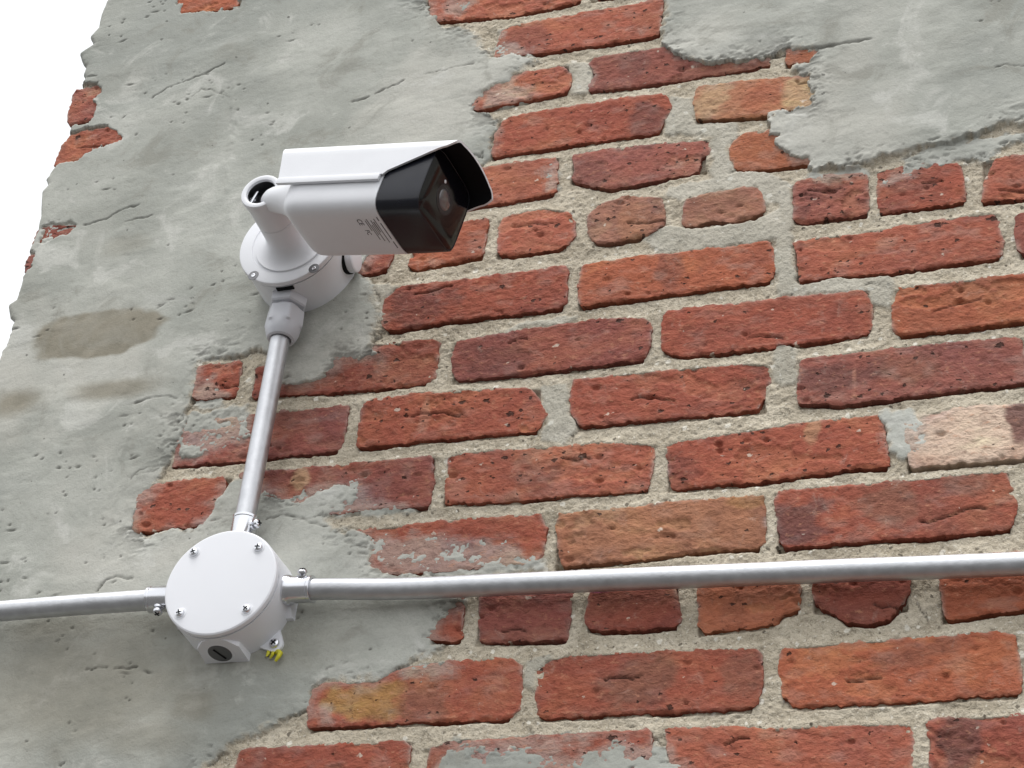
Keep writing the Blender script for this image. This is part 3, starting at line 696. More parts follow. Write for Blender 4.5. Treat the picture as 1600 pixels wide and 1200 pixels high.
def polyline(pts, t):
    P = np.array(pts, float)
    s = np.r_[0, np.cumsum(np.hypot(*np.diff(P, axis=0).T))]
    return np.stack([np.interp(t * s[-1], s, P[:, 0]), np.interp(t * s[-1], s, P[:, 1])], 1)


def make_brick(T, B, Rm, Lm, key, seed, step=1.5, level=0.0, depth=22.0, patches=True, filmed=True):
    T = [tuple(q) for q in T]; B = [tuple(q) for q in B]
    R = [T[-1]] + [tuple(q) for q in Rm] + [B[-1]]
    L = [T[0]] + [tuple(q) for q in Lm] + [B[0]]
    wid = np.hypot(T[-1][0] - T[0][0], T[-1][1] - T[0][1])
    hei = np.hypot(L[-1][0] - L[0][0], L[-1][1] - L[0][1])
    nu = max(6, int(wid / step)); nv = max(5, int(hei / step))
    u = np.linspace(0, 1, nu + 1); v = np.linspace(0, 1, nv + 1)
    # denser near the arrises
    u = u + 0.35 * np.sin(4 * np.pi * u) * 0 - 0.0
    t_, b_, r_, l_ = polyline(T, u), polyline(B, u), polyline(R, v), polyline(L, v)
    U_, V_ = u[None, :, None], v[:, None, None]
    P = ((1 - V_) * t_[None] + V_ * b_[None] + (1 - U_) * l_[:, None] + U_ * r_[:, None]
         - ((1 - U_) * (1 - V_) * np.array(T[0]) + U_ * (1 - V_) * np.array(T[-1])
            + (1 - U_) * V_ * np.array(B[0]) + U_ * V_ * np.array(B[-1])))
    X, Z = P[..., 0].copy(), P[..., 1].copy()
    rng = np.random.RandomState(seed)
    # corner rounding: pull the corners in
    cu, cv_ = (u - 0.5) * 2, (0.5 - v) * 2
    eu = (1 - np.abs(cu)) * wid / 2; ev = (1 - np.abs(cv_)) * hei / 2
    rc = rng.uniform(1.5, 4.5)
    au = np.clip(1 - eu / rc, 0, 1)[None, :]; av = np.clip(1 - ev / rc, 0, 1)[:, None]
    pull = au * av
    X -= np.sign(cu)[None, :] * pull * rc * 0.32
    Z -= np.sign(cv_)[:, None] * pull * rc * 0.32
    # ragged arris
    dist = np.minimum(np.broadcast_to(eu[None, :], X.shape), np.broadcast_to(ev[:, None], X.shape))
    edge = np.exp(-dist / 2.2)
    wx = fbm(X / 9.0, Z / 9.0, seed, 3); wz = fbm(X / 7.0 + 50, Z / 7.0, seed + 3, 3)
    X += edge * (wx * 1.5 + 0.7 * noise(X / 2.6, Z / 2.6, seed + 61))
    Z += edge * (wz * 1.5 + 0.8 * noise(X / 2.6, Z / 2.6, seed + 67))
    # face relief
    tilt = rng.uniform(-1, 1, 2) * np.array([0.7, 0.6])
    h = level + tilt[0] * cu[None, :] + tilt[1] * cv_[:, None]
    h = h + 0.6 * fbm(X / 45, Z / 22, seed + 5, 3) + 0.45 * fbm(X / 8, Z / 5, seed + 9, 3) + 0.38 * noise(X / 2.6, Z / 2.0, seed + 13)
    chip = fbm(X / 16, Z / 12, seed + 21, 3)
    rr = 0.7 + 5.0 * np.clip(chip - 0.12, 0, 1)
    q = np.clip(1 - dist / rr, 0, 1)
    h = h - rr * 0.75 * (1 - np.sqrt(np.clip(1 - q * q, 0, 1)))
    # spalled areas where the fired skin has come away
    flake = np.zeros_like(X)
    if rng.rand() < 0.6:
        fl_n = fbm(X / 42, Z / 24, seed + 81, 5, 0.58)
        flake = smooth(0.0, 0.05, fl_n - rng.uniform(0.05, 0.3))
        h = h - rng.uniform(0.6, 1.5) * flake
    # knocked-out spots and fire cracks
    for _ in range(rng.randint(2, 7)):
        px, pz = X.min() + rng.rand() * (X.max() - X.min()), Z.min() + rng.rand() * (Z.max() - Z.min())
        pr = rng.uniform(1.2, 2.6)
        h = h - rng.uniform(1.5, 3.5) * np.exp(-(((X - px) / (pr * rng.uniform(1, 2))) ** 2 + ((Z - pz) / pr) ** 2) ** 2)
    crack = np.zeros_like(X)
    if rng.rand() < 0.45:
        pts = []
        px, pz = X.min() + (0.1 + 0.6 * rng.rand()) * (X.max() - X.min()), Z.min() + (0.2 + 0.6 * rng.rand()) * (Z.max() - Z.min())
        for _ in range(rng.randint(4, 9)):
            pts.append((px, pz)); px += rng.uniform(3, 9); pz += rng.uniform(-2.5, 3)
        crack = np.exp(-(line_dist(pts, X, Z) / 0.9) ** 2)
        h = h - 2.2 * crack
    # colour
    c = np.array(TINT[key])[None, None, :] * np.ones(X.shape + (1,))
    f = smooth(-0.1, 0.55, fbm(X / 38, Z / 26, seed + 31, 3))[..., None]
    alt = np.array(TINT['d' if rng.rand() < 0.5 else 'o2'])
    c = c * (1 - 0.28 * f) + alt * 0.28 * f
    g = smooth(0.0, 0.6, fbm(X / 60, Z / 40, seed + 37, 3))[..., None]
    c = c * (1 - 0.3 * g) + np.array(TINT['g' if rng.rand() < 0.5 else 'r2']) * 0.3 * g
    c = c * rng.uniform(0.92, 1.08)
    c = c * (1 + flake[..., None] * (np.array((1.12, 1.28, 1.22)) - 1))
    if patches:
        for px, pz, rx, rz, k, a in PATCHES:
            if px + 1.6 * rx < X.min() or px - 1.6 * rx > X.max() or pz + 1.6 * rz < Z.min() or pz - 1.6 * rz > Z.max():
                continue
            inside = X.min() - 3 < px < X.max() + 3 and Z.min() - 3 < pz < Z.max() + 3
            if not inside:
                continue
            d = np.sqrt(((X - px) / rx) ** 2 + ((Z - pz) / rz) ** 2) + 0.75 * fbm(X / 20, Z / 14, seed + 41, 5)
            w = smooth(1.25, 0.70, d)[..., None] * a
            c = c * (1 - w) + np.array(TINT[k]) * w
    # thin film of lime and cement left on the face
    film = np.zeros_like(X)
    for poly, reach, amt in (FILM if filmed else []):
        P = np.array(poly)
        if P[:, 0].min() - 20 > X.max() or P[:, 0].max() + 20 < X.min() or P[:, 1].min() - 20 > Z.max() or P[:, 1].max() + 20 < Z.min():
            continue
        sd_ = poly_sdf(poly, X[::2, ::2], Z[::2, ::2])
        sd_ = np.repeat(np.repeat(sd_, 2, 0), 2, 1)[:X.shape[0], :X.shape[1]]
        film = np.maximum(film, smooth(-reach, 3.0, sd_ + 10 * fbm(X / 13, Z / 9, seed + 71, 4) - 4) * amt)
    hz = smooth(0.05, 0.6, fbm(X / 18, Z / 10, seed + 77, 4)) * rng.uniform(0.0, 0.22)
    film = np.maximum(film, hz)
    film = np.maximum(film, (cv_[:, None] > -0.9) * np.exp(-dist / 1.6) * np.clip(0.25 + 0.9 * fbm(X / 8, Z / 8, seed + 79, 3), 0, 0.8))
    film = film[..., None]
    c = c * (1 - film) + np.array((0.43, 0.365, 0.315)) * film
    c = c * (1 - 0.75 * crack[..., None])
    n0 = X.size
    idx = np.arange(n0).reshape(X.shape)
    q1 = np.stack([idx[:-1, :-1], idx[1:, :-1], idx[1:, 1:], idx[:-1, 1:]], -1).reshape(-1, 4)
    loop = np.r_[idx[0, :-1], idx[:-1, -1], idx[-1, :0:-1], idx[:0:-1, 0]]
    co = np.stack([X.ravel(), Z.ravel(), h.ravel()], 1)
    rim = co[loop].copy()                                 # own copy of the rim: the arris stays crisp
    sk = co[loop].copy(); sk[:, 2] -= 3.0
    sk2 = co[loop].copy(); sk2[:, 2] = -depth
    k = len(loop)
    a = n0 + 2 * k + np.arange(k); b = n0 + np.arange(k); d2 = n0 + k + np.arange(k)
    q2 = np.stack([a, np.roll(a, -1), np.roll(b, -1), b], 1)
    q3 = np.stack([b, np.roll(b, -1), np.roll(d2, -1), d2], 1)
    co = np.concatenate([co, sk, sk2, rim])
    dens = np.clip((0.05 if key == 'w' else rng.choice([0.03, 0.12, 0.25, 0.6])) * (1.0 + 1.6 * fbm(X / 30, Z / 25, seed + 51, 2)), 0.02, 1)
    cc = np.concatenate([c.reshape(-1, 3), dens.reshape(-1, 1)], 1)
    sk_c = cc[loop].copy(); sk_c[:, :3] = np.array(TINT[key]) * 0.8
    cc = np.concatenate([cc, sk_c, sk_c, sk_c])
    return co, np.concatenate([q1, q2, q3]), cc


FILM = [(RENDER_LEFT, 16, 0.55), (RENDER_RIGHT, 10, 0.5), (RENDER_BOTTOM, 12, 0.55)] + [(q[0], 10, 0.6) for q in SMEARS] + [(q, 4, 0.4) for q in SMOOTH_JOINTS]
all_bricks = []           # (T, B) for the joints
seed = 100
for k, T, B, Rm, Lm, key in BRICKS + CORNER_BRICKS:
    seed += 1
    rng = np.random.RandomState(seed)
    corner = k[0] == 'c'
    outside = min(q[0] for q in T) > 28
    co, qd, cc = make_brick(T, B, Rm, Lm, key, seed, step=4.0 if outside else 1.5,
                            level=rng.uniform(-0.5, 0.8), depth=90 if corner else 22, filmed=not corner and k != '14b')
    mesh_np('brick', co, qd, MAT['brick'], wall, ('tint', cc))
    all_bricks.append((T, B))

# courses carried on past the picture
PITCH, COURSE = 193.5, 67.0
ext = []
for c in range(-5, 18):
    z0 = 67.0 * c + 0.5; z1 = z0 + 54
    off = 31.0 if c % 2 == 0 else -62.0
    head = c in (3, 9, 15)
    pitch, wd = (96.5, 86) if head else (PITCH, 183)
    if 1 <= c <= 14:                       # go on from the last brick traced in this course
        ends = [max(q[0] for q in b[0]) for b in all_bricks[:len(BRICKS)] if abs((b[0][-1][1] + b[1][-1][1]) / 2 - (z0 + z1) / 2) < 30]
        start = max(ends) + 11
        if c >= 11: continue
        if c == 10: start += 85
    else:
        start = off - 5 * PITCH
    for i in range(12):
        x0 = start + pitch * i; x1 = x0 + wd
        if x0 > 380: break
        if c >= 15 and (x0 < -430 or x1 > -170): continue
        if c < 1 and x0 < -700: continue
        ext.append((x0, x1, z0, z1))
for i, (x0, x1, z0, z1) in enumerate(ext):
    rng = np.random.RandomState(900 + i)
    j = lambda: rng.uniform(-1.5, 1.5)
    T = [(x0 + j(), z1 + j()), (x1 + j(), z1 + j())]; B = [(x0 + j(), z0 + j()), (x1 + j(), z0 + j())]
    co, qd, cc = make_brick(T, B, [], [], rng.choice(['r', 'r2', 'r3', 'o', 'p', 'o2']), 900 + i, step=4.0, level=rng.uniform(-0.6, 1.0), patches=False)
    mesh_np('brick', co, qd, MAT['brick'], wall, ('tint', cc))
    all_bricks.append((T, B))

# mortar and cement as one relief, fine where the picture looks, coarse beyond
XL = -940.0
gx = np.concatenate([np.arange(XL, 66, 1.25), np.arange(66, 420, 6.0)])
gz = np.concatenate([np.arange(-330, 66, 6.0), np.arange(66, 1086, 1.25), np.arange(1086, 1260, 6.0)])
GX, GZ = np.meshgrid(gx, gz)
ez = np.array([q[1] for q in WALL_EDGE])[::-1]; ex = np.array([q[0] for q in WALL_EDGE])[::-1]
edge = np.interp(gz, ez, ex)
edge = edge + 1.0 * fbm(gz / 19, gz * 0 + 3, 5, 4, 0.7) + 1.5 * np.abs(noise(gz / 6.5, gz * 0 + 9, 8)) * (noise(gz / 31, gz * 0, 12) > 0.1)
shift = (edge - XL)[:, None] * np.exp(-(GX - XL) / 34.0)
X = GX + shift; Z = GZ


def coarse(fn):
    """evaluate on every third row/column and interpolate back"""
    s = 3
    xi = np.unique(np.r_[np.arange(0, len(gx), s), len(gx) - 1]); zi = np.unique(np.r_[np.arange(0, len(gz), s), len(gz) - 1])
    D = fn(X[np.ix_(zi, xi)], Z[np.ix_(zi, xi)])
    tmp = np.stack([np.interp(np.arange(len(gx)), xi, r) for r in D])
    return np.stack([np.interp(np.arange(len(gz)), zi, tmp[:, j]) for j in range(len(gx))], 1)


n_a = fbm(X / 11, Z / 11, 51, 3)
n_b = noise(X / 3.2, Z / 3.2, 57)
n_c = fbm(X / 17, Z / 13, 53, 5, 0.65)
warp = 5.2 * n_c + 2.6 * np.round(2.2 * noise(X / 7.5, Z / 6.0, 55)) / 2.2 + 0.5 * n_b

# --- mortar
H = -2.0 + 1.5 * fbm(X / 26, Z / 17, 61, 3) + 0.55 * n_b + 0.5 * noise(X / 2.1, Z / 2.1, 63)
for i, (T, B) in enumerate(all_bricks):
    rng = np.random.RandomState(3000 + i)
    x0 = min(T[0][0], B[0][0]) - 2; x1 = max(T[-1][0], B[-1][0]) + 2
    zb0 = min(q[1] for q in B); zt1 = max(q[1] for q in T)
    ia, ib = np.searchsorted(gx, [x0, x1]); ja, jb = np.searchsorted(gz, [zb0 - 16, zt1 + 9])
    if ib - ia < 2 or jb - ja < 2: continue
    sx, sz = X[ja:jb, ia:ib], Z[ja:jb, ia:ib]
    zb = np.interp(sx, [q[0] for q in B], [q[1] for q in B]); zt = np.interp(sx, [q[0] for q in T], [q[1] for q in T])
    db = zb - sz; dt = sz - zt
    amp = (3.6 + 4.2 * rng.rand()) * (0.55 + 0.9 * np.clip(fbm(sx / 30, sz * 0 + i, 71, 2) + 0.3, 0, 1))
    sub = H[ja:jb, ia:ib]
    core = smooth(2.0, 4.5, np.minimum(np.minimum(zt - sz, sz - zb), np.minimum(sx - x0 - 2, x1 - 2 - sx)))
    sub -= 5.0 * core
    sub -= amp * (1 - smooth(1.2, 3.6, db + 1.0 * n_a[ja:jb, ia:ib])) * ((db > -3) & (sx > x0 + 4) & (sx < x1 - 4))
    sub += 1.0 * np.exp(-(np.clip(dt, 0, 99) / 4.0) ** 2) * (dt > -3)
cem = np.zeros_like(X)
# smooth pointing smeared over the joints
for poly in SMOOTH_JOINTS:
    s = poly_sdf(poly, X, Z) if False else coarse(lambda a, b: poly_sdf(poly, a, b))
    k = smooth(-1.5, 2.5, s + warp * 0.7)
    H = H * (1 - k) + k * (-0.1 + 0.9 * fbm(X / 24, Z / 24, 77, 2) + 0.4 * n_b)
    cem = np.maximum(cem, k * 0.49)
# --- cement render
lev = 2.4 + 2.0 * fbm(X / 130, Z / 90, 81, 3) + 0.8 * fbm(X / 48, Z / 26, 83, 3) + 0.16 * fbm(X / 7, Z / 4, 85, 3) + 0.30 * fbm((X + 0.12 * Z) / 60, (Z - 0.12 * X) / 14, 86, 3)
for pts in RIDGES:
    d = coarse(lambda a, b: line_dist(pts, a, b))
    lev = lev + 1.7 * np.exp(-((d + 3.5 * n_a) / 3.0) ** 2) * np.clip(0.6 + fbm(X / 30, Z / 30, 88, 2), 0, 1)
lev = np.maximum(lev, 1.9 + 0.25 * n_a)
edge_rough = np.zeros_like(X)
gaps = []
wid = 1.2 + 16.0 * np.clip(fbm(X / 55, Z / 55, 87, 2) + 0.22, 0, 1)
for poly, dl in ((RENDER_LEFT, 0.0), (RENDER_RIGHT, 1.5), (RENDER_BOTTOM, -0.6), (RENDER_RIGHT_LOW, -1.4)):
    s = coarse(lambda a, b: poly_sdf(poly, a, b))
    sw = s + warp
    k = smooth(-0.5 * wid, 0.5 * wid, sw)
    rough = np.exp(-np.clip(s, 0, 99) / 13.0)
    thin = 1.9 if dl < 1 else 0.4
    L = lev + dl + rough * (1.6 * n_a + 0.3 * n_b - thin)
    H = np.where(k > 0, np.maximum(H, H * (1 - k) + k * L), H)
    cem = np.maximum(cem, smooth(-2.5, 1.0 + 0.5 * wid, sw + 2.0 * n_b))
    gap = np.exp(-((sw + 1.0) / 1.2) ** 2) * smooth(0.12, 0.45, fbm(X / 22, Z / 22, 89, 3)) * (1.0 if dl > 1 else 0.6)
    gaps.append(gap)
    edge_rough = np.maximum(edge_rough, rough * k * (s > 0))
for poly in EXPOSED:
    s = coarse(lambda a, b: poly_sdf(poly, a, b))
    k = smooth(-1.0, 1.5, s + warp)
    H = H * (1 - k) + k * (-3.5 + 0.8 * n_b)
    cem = cem * (1 - 0.8 * k)
for poly, lv, pat in SMEARS:
    s = coarse(lambda a, b: poly_sdf(poly, a, b))
    k = smooth(-3.0, 4.0, s + warp * 1.2)
    L = lv + pat * (0.95 * fbm(X / 26, Z / 16, 91, 6, 0.62) + 0.16 * n_b + 0.12 * noise(X / 1.8, Z / 1.8, 93))
    H = np.where(k > 0, np.maximum(H, H * (1 - k) + k * L), H)
    cem = np.maximum(cem, k)
crumb = smooth(0.34, 0.50, np.abs(fbm(X / 15, Z / 6, 115, 5, 0.62)) + 0.55 * fbm(X / 46, Z / 46, 117, 2)) * edge_rough
H = H - 1.8 * crumb
dirt_shade = 0.75 * crumb
for gap in gaps:                     # loose cement edge, open underneath; its undercut shade is painted in dark
    H = H - 3.5 * gap
    dirt_shade = np.maximum(dirt_shade, 0.75 * gap)
for pts, dep, w in CRACKS:
    wx_, wz_ = 2.6 * n_a, 1.6 * fbm(X / 6, Z / 6, 97, 2)
    x0_, x1_ = min(q[0] for q in pts) - 12, max(q[0] for q in pts) + 12; z0_, z1_ = min(q[1] for q in pts) - 12, max(q[1] for q in pts) + 12
    d = np.full_like(X, 99.0)
    ia, ib = np.searchsorted(gx, [x0_, x1_]); ja, jb = np.searchsorted(gz, [z0_, z1_])
    sl = (slice(ja, jb), slice(ia, ib))
    d[sl] = line_dist(pts, X[sl] + wx_[sl], Z[sl] + wz_[sl])
    k = np.exp(-(d / (0.6 * w)) ** 2) * np.clip(0.75 + 0.6 * fbm(X / 9, Z / 9, 98, 2), 0.15, 1)
    H = H - 0.75 * dep * k
    dirt_shade = np.maximum(dirt_shade, k * 0.8)
# pits, trowel nicks
rng = np.random.RandomState(42)
pit_n = [(rng.uniform(-940, 60), rng.uniform(70, 1080)) for _ in range(2600)]
pk = fbm(np.array([q[0] for q in pit_n]) / 70, np.array([q[1] for q in pit_n]) / 45, 111, 3)
for (px, pz), pkv in zip(pit_n, pk):
    if pkv < 0.22: continue
    a = rng.normal(0.12, 0.35); lx = rng.choice([0.9, 1.3, 2.2, 4.5], p=[.45, .3, .17, .08]); lz = rng.uniform(0.6, 1.1)
    ia, ib = np.searchsorted(gx, [px - 14, px + 14]); ja, jb = np.searchsorted(gz, [pz - 9, pz + 9])
    sx, sz = X[ja:jb, ia:ib] - px, Z[ja:jb, ia:ib] - pz
    sz2 = -sx * math.sin(a) + sz * math.cos(a) + 0.5 * n_b[ja:jb, ia:ib]; sx2 = sx * math.cos(a) + sz * math.sin(a)
    k = np.exp(-((sx2 / lx) ** 2 + (sz2 / lz) ** 2))
    dp = rng.uniform(0.8, 3.0)
    H[ja:jb, ia:ib] -= dp * k
    dirt_shade[ja:jb, ia:ib] = np.maximum(dirt_shade[ja:jb, ia:ib], k * rng.uniform(0.2, 0.85))
stain = np.zeros_like(X)
for px, pz, rx, rz, a, br in STAINS:
    d = (np.abs((X - px) / rx) ** 2.6 + np.abs((Z - pz) / rz) ** 2.6) ** (1 / 2.6) + 0.18 * fbm(X / 26, Z / 20, 95, 3)
    stain = np.maximum(stain, smooth(1.08, 0.90 if a > 0.9 else 0.25, d) * a)
# weathered arris at the building corner
de = X - edge[:, None]
H = H - 5.0 * np.exp(-np.clip(de, 0, 99) / (2.2 + 2.0 * np.clip(n_a, 0, 1)))
co = np.stack([X.ravel(), Z.ravel(), H.ravel()], 1)
surf = np.stack([cem.ravel(), np.clip(dirt_shade, 0, 1).ravel(), stain.ravel()], 1)
idx = np.arange(X.size).reshape(X.shape)
q = np.stack([idx[:-1, :-1], idx[:-1, 1:], idx[1:, 1:], idx[1:, :-1]], -1).reshape(-1, 4)
cq = cem.ravel()[q].mean(1) > 0.5


def sub_mesh(name, sel, extra=None):
    qs = q[sel]
    used, inv = np.unique(qs.ravel(), return_inverse=True)
    qs = inv.reshape(-1, 4)
    return mesh_np(name, co[used], qs, MAT['wall'], wall, ('surf', surf[used]))


sub_mesh('mortar', ~cq)['label'] = 'sandy pale mortar joints'
cr = sub_mesh('cement_render', cq)
cr['label'] = 'rough grey cement smeared over the bricks'
# return of the wall round the corner
ret = []
rows = len(gz)
prof = [(0.0, None), (1.5, -9.0), (2.5, -40.0), (2.0, -150.0), (2.0, -300.0)]
cols = []
for dx, n in prof:
    nn = H[:, 0] if n is None else np.full(rows, n)
    xx = X[:, 0] + dx + (0 if n is None else 0.0) + (0 if n is None else 1.3 * noise(gz / 5, gz * 0 + (n or 0), 99))
    cols.append(np.stack([xx, gz, nn], 1))
C = np.stack(cols, 1).reshape(-1, 3)
ii = np.arange(rows * len(prof)).reshape(rows, len(prof))
rq = np.stack([ii[:-1, 1:], ii[:-1, :-1], ii[1:, :-1], ii[1:, 1:]], -1).reshape(-1, 4)
rs = np.zeros((len(C), 3)); rs[:, 0] = 0.9
mesh_np('wall_return', C, rq, MAT['wall'], wall, ('surf', rs))
# masonry behind and around the modelled stretch
mb = MB()
mb.box((-260, 465, -170), (1, 0, 0), (0, 1, 0), (0, 0, 1), 1360, 1585, 270)
mb.box((2960, 900, -155), (1, 0, 0), (0, 1, 0), (0, 0, 1), 5080, 6240, 300)
mb.box((-260, -1275, -155), (1, 0, 0), (0, 1, 0), (0, 0, 1), 1360, 1890, 300)
mb.box((-260, 2640, -155), (1, 0, 0), (0, 1, 0), (0, 0, 1), 1360, 2760, 300)
mb.build('masonry_core', MAT['core'], wall, smooth_shade=False)

# ---------------------------------------------------------------- small fixings
def screw(mb, o, axis, r, h=None, slot='cross', rot=0.3, mi=0, ms=1, shank=2.0):
    h = h or r * 0.55
    a, u, w = fr(axis)
    o = np.array(o, float)
    prof = [(r * 0.6, -shank), (r, -0.05 * r), (r, h * 0.25), (r * 0.86, h * 0.65), (r * 0.5, h * 0.93), (r * 0.12, h)]
    mb.lathe(o, axis, prof, 20, mi=mi)
    e1 = u * math.cos(rot) + w * math.sin(rot); e2 = -u * math.sin(rot) + w * math.cos(rot)
    top = o + a * h * 0.82
    mb.box(top, e1, e2, a, r * 1.15, r * 0.26, h * 0.5, mi=ms)
    if slot == 'cross':
        mb.box(top, e2, e1, -a, r * 1.15, r * 0.26, h * 0.49, mi=ms)
    return mb


def pipe_connector(o, axis, length, screw_dir, name_label):
    """set-screw connector between a box and a conduit; o on the box side"""
    t = thing('conduit_connector', W(*o), name_label, 'connector', 'set-screw connectors on the lower box')
    a, u, w = fr(axis)
    o = np.array(o, float)
    m = MB()
    m.lathe(o, axis, [(12.8, -4), (12.8, 0.5), (12.4, 2), (11.3, 4), (11.1, length - 3), (11.6, length - 2.4), (11.6, length - 0.3), (11.2, length), (9.05, length), (9.05, length - 8)], 40)
    m.build('sleeve', MAT['zinc'], t, sharp=30)
    sd = np.array(screw_dir, float); sd /= np.linalg.norm(sd)
    m = MB()
    b = o + a * length * 0.55
    m.lathe(b + sd * 9, sd, [(5.0, 0), (4.6, 3.2), (2.2, 3.4), (2.2, 6.5)], 16)
    screw(m, b + sd * 14.5, sd, 4.2, 3.2, shank=1.5)
    m.build('set_screw', [MAT['zinc'], MAT['dark']], t, sharp=30)
    return t


# ---------------------------------------------------------------- lower round junction box
JX, JZ = -615.6, 250.1
jb = thing('junction_box', W(JX, JZ, 2), 'round white junction box with a blank screwed lid where three conduits meet', 'junction box')
m = MB()
m.lathe((JX, JZ, -2), (0, 0, 1), [(51.4, 0), (51.4, 3), (51.0, 6), (50.5, 39.0), (47, 39.4)], 96)
for ang in (0, 90, 180, 270):
    ca, sa = math.cos(math.radians(ang)), math.sin(math.radians(ang))
    rad = np.array((ca, sa, 0)); tan = np.array((-sa, ca, 0))
    # flat pad for the threaded entry, narrowing towards the lid
    rings = []
    for n, hw in (((-2, 20), (24, 19), (33, 11), (35, 6)) if ang == 270 else ((-2, 19), (7, 18), (12, 12), (13, 8))):
        rings.append([np.array((JX, JZ, n)) + rad * r + tan * s for r, s in ((30, -hw), (54.6 - 0.12 * n, -hw), (54.6 - 0.12 * n, hw), (30, hw))])
    m.rings(rings)
m.build('body', MAT['white'], jb, sharp=32)
m = MB()
m.lathe((JX, JZ, 0), (0, 0, 1), [(49.0, 38.6), (50.48, 38.9), (50.45, 41), (50.0, 42.4), (48.8, 43.2), (46, 43.5)], 96)
lid = m.build('lid', MAT['white'], jb, sharp=18)
for i, (sx, sz) in enumerate(((-30, 30.3), (29.5, 30), (30, -28.8), (-30.4, -28.2))):
    m = MB()
    m.lathe((JX + sx, JZ + sz, 43.4), (0, 0, 1), [(5.6, 0), (5.4, 0.35), (4.2, 0.4)], 24, mi=0)
    m.build('screw_seat', MAT['white'], lid, sharp=40)
    m = MB()
    screw(m, (JX + sx, JZ + sz, 43.8), (0, 0, 1), 3.9, 2.8, rot=0.5 + i)
    m.build('screw', [MAT['zinc'], MAT['dark']], lid, sharp=30)
# slotted plug in the bottom entry
m = MB()
PA = (0, -0.985, 0.17)
m.lathe((JX - 1, JZ - 52.2, 17), PA, [(12.2, 0), (12.2, 0.7), (10.8, 0.8)], 32)
m.build('plug_rim', MAT['white'], jb)
m = MB()
m.lathe((JX - 1, JZ - 52.4, 17), PA, [(10.5, -3), (10.5, 0.5), (9.7, 1.2), (0.01, 1.4)], 32)
pa, pu, pw = fr(PA)
m.box(np.array((JX - 1, JZ - 52.4, 17)) + pa * 1.45, pu * math.cos(.5) + pw * math.sin(.5), -pu * math.sin(.5) + pw * math.cos(.5), pa, 14, 1.6, 0.5, mi=1)
m.build('entry_plug', [MAT['steel'], MAT['dark']], jb, label='dark slotted plug in the underside')
# fixing ears
for ang in (-44.5, 135.5):
    ca, sa = math.cos(math.radians(ang)), math.sin(math.radians(ang))
    rad = np.array((ca, sa, 0)); tan = np.array((-sa, ca, 0))
    m = MB()
    out_ = []
    for n in (0.5, 5.5):
        pts = [(42, -15), (50, -11)] + [(58 + 7 * math.cos(a), 7 * math.sin(a)) for a in np.linspace(-1.25, 1.25, 9)] + [(50, 11), (42, 15)]
        out_.append([np.array((JX, JZ, n)) + rad * r + tan * s for r, s in pts])
    m.rings(out_)
    ear = m.build('fixing_ear', MAT['white'], jb, bevel=0.7)
    m = MB()
    screw(m, np.array((JX, JZ, 5.6)) + rad * 57.5, (0, 0, 1), 4.6, 3.0, rot=0.9)
    m.build('screw', [MAT['zinc'], MAT['dark']], ear, sharp=30)

# yellow plug squeezed out under the ear
m = MB()
ax_, az_ = -571.5, 200.5
m.tube([(ax_ - 4, az_ + 5, 1), (ax_ + 1, az_ + 2, 4), (ax_ + 4.5, az_ - 1, 7), (ax_ + 4.2, az_ - 5, 8.5), (ax_ + 1.5, az_ - 8, 7)], [2.3, 2.5, 2.2, 1.8, 1.1], 10)
m.tube([(ax_ - 9, az_ + 5, 2), (ax_ - 7.5, az_ + 1, 5), (ax_ - 8.5, az_ - 2, 5)], [1.7, 1.6, 0.8], 8)
m.tube([(ax_ - 4, az_ + 4, 3), (ax_ - 3, az_ - 1.5, 6), (ax_ - 5, az_ - 4, 5)], [1.6, 1.4, 0.7], 8)
tag(m.build('wall_anchor', MAT['yellow'], None, sharp=60), 'torn yellow plastic anchor poking out below the fixing ear', 'wall anchor')

# ---------------------------------------------------------------- conduits and fittings
def wobble(path, step=12.0, amp=0.25, sd=3):
    P = np.array(path, float)
    s = np.r_[0, np.cumsum(np.linalg.norm(np.diff(P, axis=0), axis=1))]
    # rounded bends: resample a smoothed polyline
    t = np.arange(0, s[-1], step); t = np.r_[t, s[-1]]
    Q = np.stack([np.interp(t, s, P[:, i]) for i in range(3)], 1)
    for _ in range(3):
        Q[1:-1] = 0.25 * Q[:-2] + 0.5 * Q[1:-1] + 0.25 * Q[2:]
    Q[:, 1] += amp * noise(t / 90, t * 0 + sd, sd)
    return Q


def conduit(name_label, path, sd):
    m = MB()
    m.tube(wobble(path, sd=sd), 9.0, 36)
    o = m.build('conduit', MAT['emt'], None, sharp=60)
    return tag(o, name_label, 'conduit', 'galvanized conduits')


conduit('galvanized conduit running right across the bricks from the lower box',
        [(-560, 251.4, 20), (-525, 250.2, 20), (-478, 247.2, 17.5), (-424, 246.6, 15), (-262, 242.2, 14.5), (31, 232.4, 14.5), (700, 210, 14.5)], 3)
conduit('galvanized conduit running left over grey cement from the lower box',
        [(-672, 251.8, 20), (-838, 251.3, 20), (-935, 251, 20), (-957, 251, 8), (-961, 251, -40), (-961, 251, -300)], 4)
conduit('upright galvanized conduit between the camera box and the lower box',
        [(-617.6, 312, 20), (-620.8, 522, 20), (-620.9, 532, 20)], 6)
pipe_connector((JX + 52.5, 251.5, 20), (1, -0.03, 0), 22, (0.15, 0.75, 0.65), 'zinc set-screw connector on the right side of the lower box')
pipe_connector((JX - 52.5, 251.8, 20), (-1, 0, 0), 24, (0.1, -1, 0.25), 'zinc set-screw connector on the left side of the lower box')
pipe_connector((JX - 1.2, JZ + 52.5, 20), (-0.01, 1, 0), 24, (0.95, 0.1, 0.3), 'zinc set-screw connector on top of the lower box')

